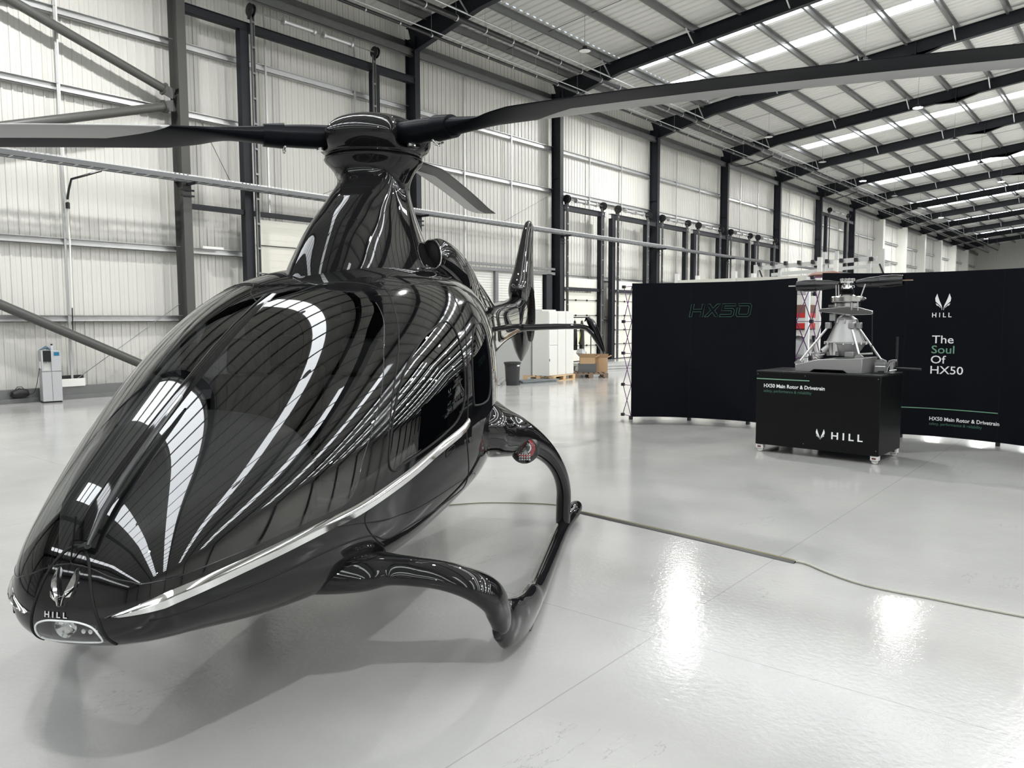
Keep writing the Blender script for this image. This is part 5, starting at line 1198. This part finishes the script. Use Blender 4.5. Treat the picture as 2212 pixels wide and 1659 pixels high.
# crate, boxes and bag on the dark pallet
def carton(name, x, y, z, sx, sy, sz, rz, m, lab, cat, open_=True, parentm=None):
    t = thing(name, lab, cat, (x, y, z), rz)
    q = MB(); th = .012
    q.box(-sx/2, -sy/2, 0, sx/2, sy/2, th); q.box(-sx/2, -sy/2, th, sx/2, -sy/2+th, sz); q.box(-sx/2, sy/2-th, th, sx/2, sy/2, sz); q.box(-sx/2, -sy/2+th, th, -sx/2+th, sy/2-th, sz); q.box(sx/2-th, -sy/2+th, th, sx/2, sy/2-th, sz)
    q.build('box_sides', m, t)
    if open_:
        for a, b in (((-sx/2, -sy/2), (-sx/2-.04, -sy/2-.14)), ):
            f = MB(); f.add([(-sx/2, -sy/2, sz), (sx/2, -sy/2, sz), (sx/2+.02, -sy/2-.08, sz+.12), (-sx/2-.02, -sy/2-.08, sz+.12), (-sx/2, -sy/2+.006, sz), (sx/2, -sy/2+.006, sz), (sx/2+.02, -sy/2-.074, sz+.12), (-sx/2-.02, -sy/2-.074, sz+.12)], [(0, 1, 2, 3), (7, 6, 5, 4), (2, 1, 5, 6), (0, 3, 7, 4), (3, 2, 6, 7)]); f.build('flap', m, t)
            f = MB(); f.add([(sx/2, -sy/2, sz), (sx/2, sy/2, sz), (sx/2+.13, sy/2, sz+.06), (sx/2+.13, -sy/2, sz+.06), (sx/2-.006, -sy/2, sz), (sx/2-.006, sy/2, sz), (sx/2+.124, sy/2, sz+.066), (sx/2+.124, -sy/2, sz+.066)], [(0, 1, 2, 3), (7, 6, 5, 4), (2, 1, 5, 6), (0, 3, 7, 4), (3, 2, 6, 7)]); f.build('flap', m, t)
    return t
R40 = math.radians(-52)
carton('tote_box', 19.10, 12.85, .144, .52, .36, .26, R40, mat('grey_tote', (.10, .105, .11), rough=.45), 'grey plastic tote box on the dark pallet', 'crate', False)
carton('cardboard_box', 19.08, 12.83, .404, .44, .32, .18, R40, CARD, 'open cardboard box standing on the grey tote box', 'box')
carton('cardboard_box', 19.62, 12.72, .144, .40, .36, .42, R40, CARD, 'taller open cardboard box on the right of the dark pallet', 'box')
q = MB(); q.tube([(18.95, 12.98, .60), (18.98, 12.97, .68), (19.0, 12.97, .78), (19.06, 12.95, .82)], [.05, .19, .17, .04], 9, r2=[.05, .15, .13, .03])
tag(q.build('foil_bag', mat('silver_foil', (.55, .56, .57), rough=.25, metal=.8, bump=(14, 1.0))), 'crumpled silver foil bag on top of the open cardboard box', 'bag')
tag(MB().lathe([(0, 0), (.10, .01), (.12, .05), (.08, .1), (0, .12)], (19.14, 12.82, .50), 16).build('red_bundle', mat('red_plastic', (.45, .01, .02), rough=.5)), 'bright red bundle poking out of the open cardboard box', 'bundle')
# steel lengths lying on the floor
def bars(pts, z0, n, lab, ln, az, m=GALVL, w=.11, h=.03):
    for i in range(n):
        t = Vector((math.cos(az), math.sin(az), 0)); c = Vector((pts[0], pts[1], 0))+t*random.uniform(-.12, .12)+Vector((-t.y, t.x, 0))*((i % 4)*w*1.15)
        z = z0+(i//4)*(h+.012)
        q = MB(); a, b = c-t*ln/2+Vector((0, 0, z+h/2)), c+t*ln/2+Vector((0, 0, z+h/2)); q.bar(a, b, w, h)
        o = q.build('steel_section', m); tag(o, lab, 'steel section', lab)
bars((15.9, 13.45), .0, 8, 'galvanised steel sections stacked on the floor left of the bin', 2.2, math.radians(35))
bars((16.55, 12.62), .0, 8, 'dull steel sections stacked on the floor between bin and cabinets', 1.3, math.radians(-12), mat('dull_steel', (.2, .22, .23), rough=.4, metal=.6), .12, .035)
bars((22.2, 13.4), .0, 12, 'long galvanised sections stacked by the doors right of the boxes', 3.2, math.radians(-25), GALVL, .22, .08)
# dark work bench seen between fin and bin
t = thing('work_bench', 'dark cluttered bench behind the blue chair', 'bench', (18.5, 16.3, 0))
MB().box(-.5, -.3, .75, .7, .3, .8).build('bench_top', BLACK, t)
for x in (-.45, .65):
    for y in (-.25, .25): MB().box(x-.03, y-.03, 0, x+.03, y+.03, .75).build('leg', BLACK, t)
MB().box(-.4, -.1, .8, .0, .25, 1.15).build('toolbox', SATIN, t); MB().box(.1, -.15, .8, .45, .2, 1.05).build('wooden_drawer', WOOD, t)

# ------------------------------------------------------------------ racking behind the display walls
WS = mat('white_rack_steel', (.72, .72, .69), rough=.4)
def upright(x, y, h, lab, dy=0, parent=None):
    q = MB()
    for xx in (x, x+.9): q.box(xx-.04, y-.035, 0, xx+.04, y+.035, h)
    z = .2; s = 1
    while z < h-.5: q.bar((x, y, z), (x+.9, y, z+.45), .025) if s > 0 else q.bar((x+.9, y, z), (x, y, z+.45), .025); z += .45; s = -s
    q.build('upright_frame', WS, parent)
rk = thing('pallet_rack', 'white steel rack seen over and between the display walls', 'rack', (0, 0, 0))
for y in (7.4, 6.2, 4.62): upright(14.2, y, 2.78 if y < 5 else 2.6, '', parent=rk)
for z in (.9, 1.5, 2.47):
    for x in (14.2, 15.1):
        MB().box(x-.025, 4.62, z-.10, x+.025, 7.45, z).build('beam', CREAMD if z > 2 else WS, rk)
    if z < 2: MB().box(14.22, 4.66, z, 15.08, 7.35, z+.02).build('shelf', GALV, rk)
q = MB(); q.box(14.12, 4.78, 1.52, 14.9, 5.4, 1.62); tag(q.build('wrapped_roll', mat('red_wrap', (.5, .025, .02), rough=.5)), 'flat red wrapped stack on the rack shelf, lower one', 'roll', 'red wrapped stacks on the rack')
q = MB(); q.box(14.12, 4.78, 1.72, 14.9, 5.4, 1.80); tag(q.build('wrapped_roll', mat('red_wrap', (.5, .025, .02))), 'flat red wrapped stack on the rack shelf, upper one', 'roll', 'red wrapped stacks on the rack')
q = MB(); q.box(14.13, 4.80, 1.62, 14.9, 5.4, 1.72); tag(q.build('white_packet', WHITE), 'white packet lying between the two red stacks on the rack', 'packet')
tag(MB().box(14.2, 4.85, 1.80, 14.9, 5.4, 1.95).build('brown_carton', mat('brown_carton', (.16, .09, .06), rough=.8)), 'brown carton on top of the red stacks', 'box')
tag(MB().box(14.2, 4.9, 1.95, 14.9, 5.35, 2.12).build('white_carton', WHITE), 'white carton on the brown carton on the rack', 'box')
tag(MB().tube([(14.4, 5.15, .93), (14.4, 5.1, 1.1), (14.42, 5.02, 1.3), (14.42, 5.0, 1.38)], [.1, .24, .2, .05], 10).build('shrink_wrap_bundle', mat('shrink_wrap', (.5, .51, .52), rough=.25, bump=(10, 1))), 'clear shrink-wrapped bundle on the lower rack shelf', 'bundle')
q = MB(); q.box(14.3, 4.6, 2.52, 15.0, 5.9, 2.56); o = q.build('timber_board', mat('brown_timber', (.17, .085, .05), rough=.6)); tag(o, 'flat brown board lying on top of the rack', 'board'); o.location = (0, .2, -.13)
q = MB(); q.tube([(13.6, 4.62, 2.42), (13.6, 4.5, 2.44), (13.6, 4.2, 2.44), (13.6, 3.95, 2.38), (13.6, 3.6, 2.30)], [.05, .07, .08, .06, .02], 10, r2=[.03, .05, .06, .05, .02])
bb = q.build('curved_moulding', mat('brown_moulding', (.2, .10, .065), rough=.5)); tag(bb, 'brown curved moulding on white stands behind the right display wall', 'moulding')
for y in (4.6, 4.25): MB().box(13.55, y-.03, 0, 13.62, y+.03, 2.47).build('stand_post', INK, bb)
cv = thing('cantilever_rack', 'tall grey cantilever rack with short arms behind the display walls', 'rack', (0, 0, 0))
GR = mat('pale_grey_rack', (.45, .46, .45), rough=.4)
for y in (6.95, 6.4, 5.45, 5.2, 4.55, 4.3): MB().box(17.0, y-.03, 0, 17.08, y+.03, 3.1 if y < 6 else 2.9).build('rack_column', GR, cv)
for z, y0, y1 in ((2.84, 4.4, 6.9),):
    MB().bar((17.0, y1, z-.02), (17.0, y0, z+.08), .05, .09).build('rack_beam', GR, cv); MB().bar((17.6, y1-.1, z-.14), (17.6, y0-.1, z-.02), .05, .07).build('rack_beam', GR, cv)
for i in range(9):
    y = 4.5+i*.29; MB().box(16.9, y-.03, 2.86, 17.0, y+.03, 2.94).build('arm_stop', BLACK, cv)
for y, s in ((6.85, 1), (4.35, -1)): MB().bar((17.0, y, 2.8), (17.0, y-.25, 2.2), .03).build('brace', BLACK, cv)

# grey panel on a stand cut by the right edge of the view
rp = thing('wing_panel', 'pale grey flat panel on a teal stand at the right edge beside the display wall', 'panel', (0, 0, 0))
q = MB(); q.loft([[(10.35, .98, .47), (10.6, .98, .47), (10.6, .98, .50), (10.35, .98, .50)], [(10.2, .2, .44), (10.8, .2, .44), (10.8, .2, .50), (10.2, .2, .50)]], smooth=False); q.build('flat_panel', mat('grey_green_panel', (.30, .31, .28), rough=.4), rp)
q = MB(); q.loft([[(10.4, .83, .50), (10.5, .83, .50), (10.5, .79, .50), (10.4, .79, .50)], [(10.4, .70, 1.3), (10.5, .70, 1.3), (10.5, .4, 1.3), (10.4, .4, 1.3)]], smooth=False); q.build('upright_panel', mat('grey_green_panel', (.30, .31, .28)), rp)
q = MB(); q.prism([(.84, .36), (.80, .44), (.2, .44), (.2, .36)], 10.38, 10.6, lambda a, b, h: (h, a, b)); q.box(10.4, .3, 0, 10.55, .5, .36); q.build('stand', mat('teal_stand', (.03, .07, .085), rough=.5), rp)
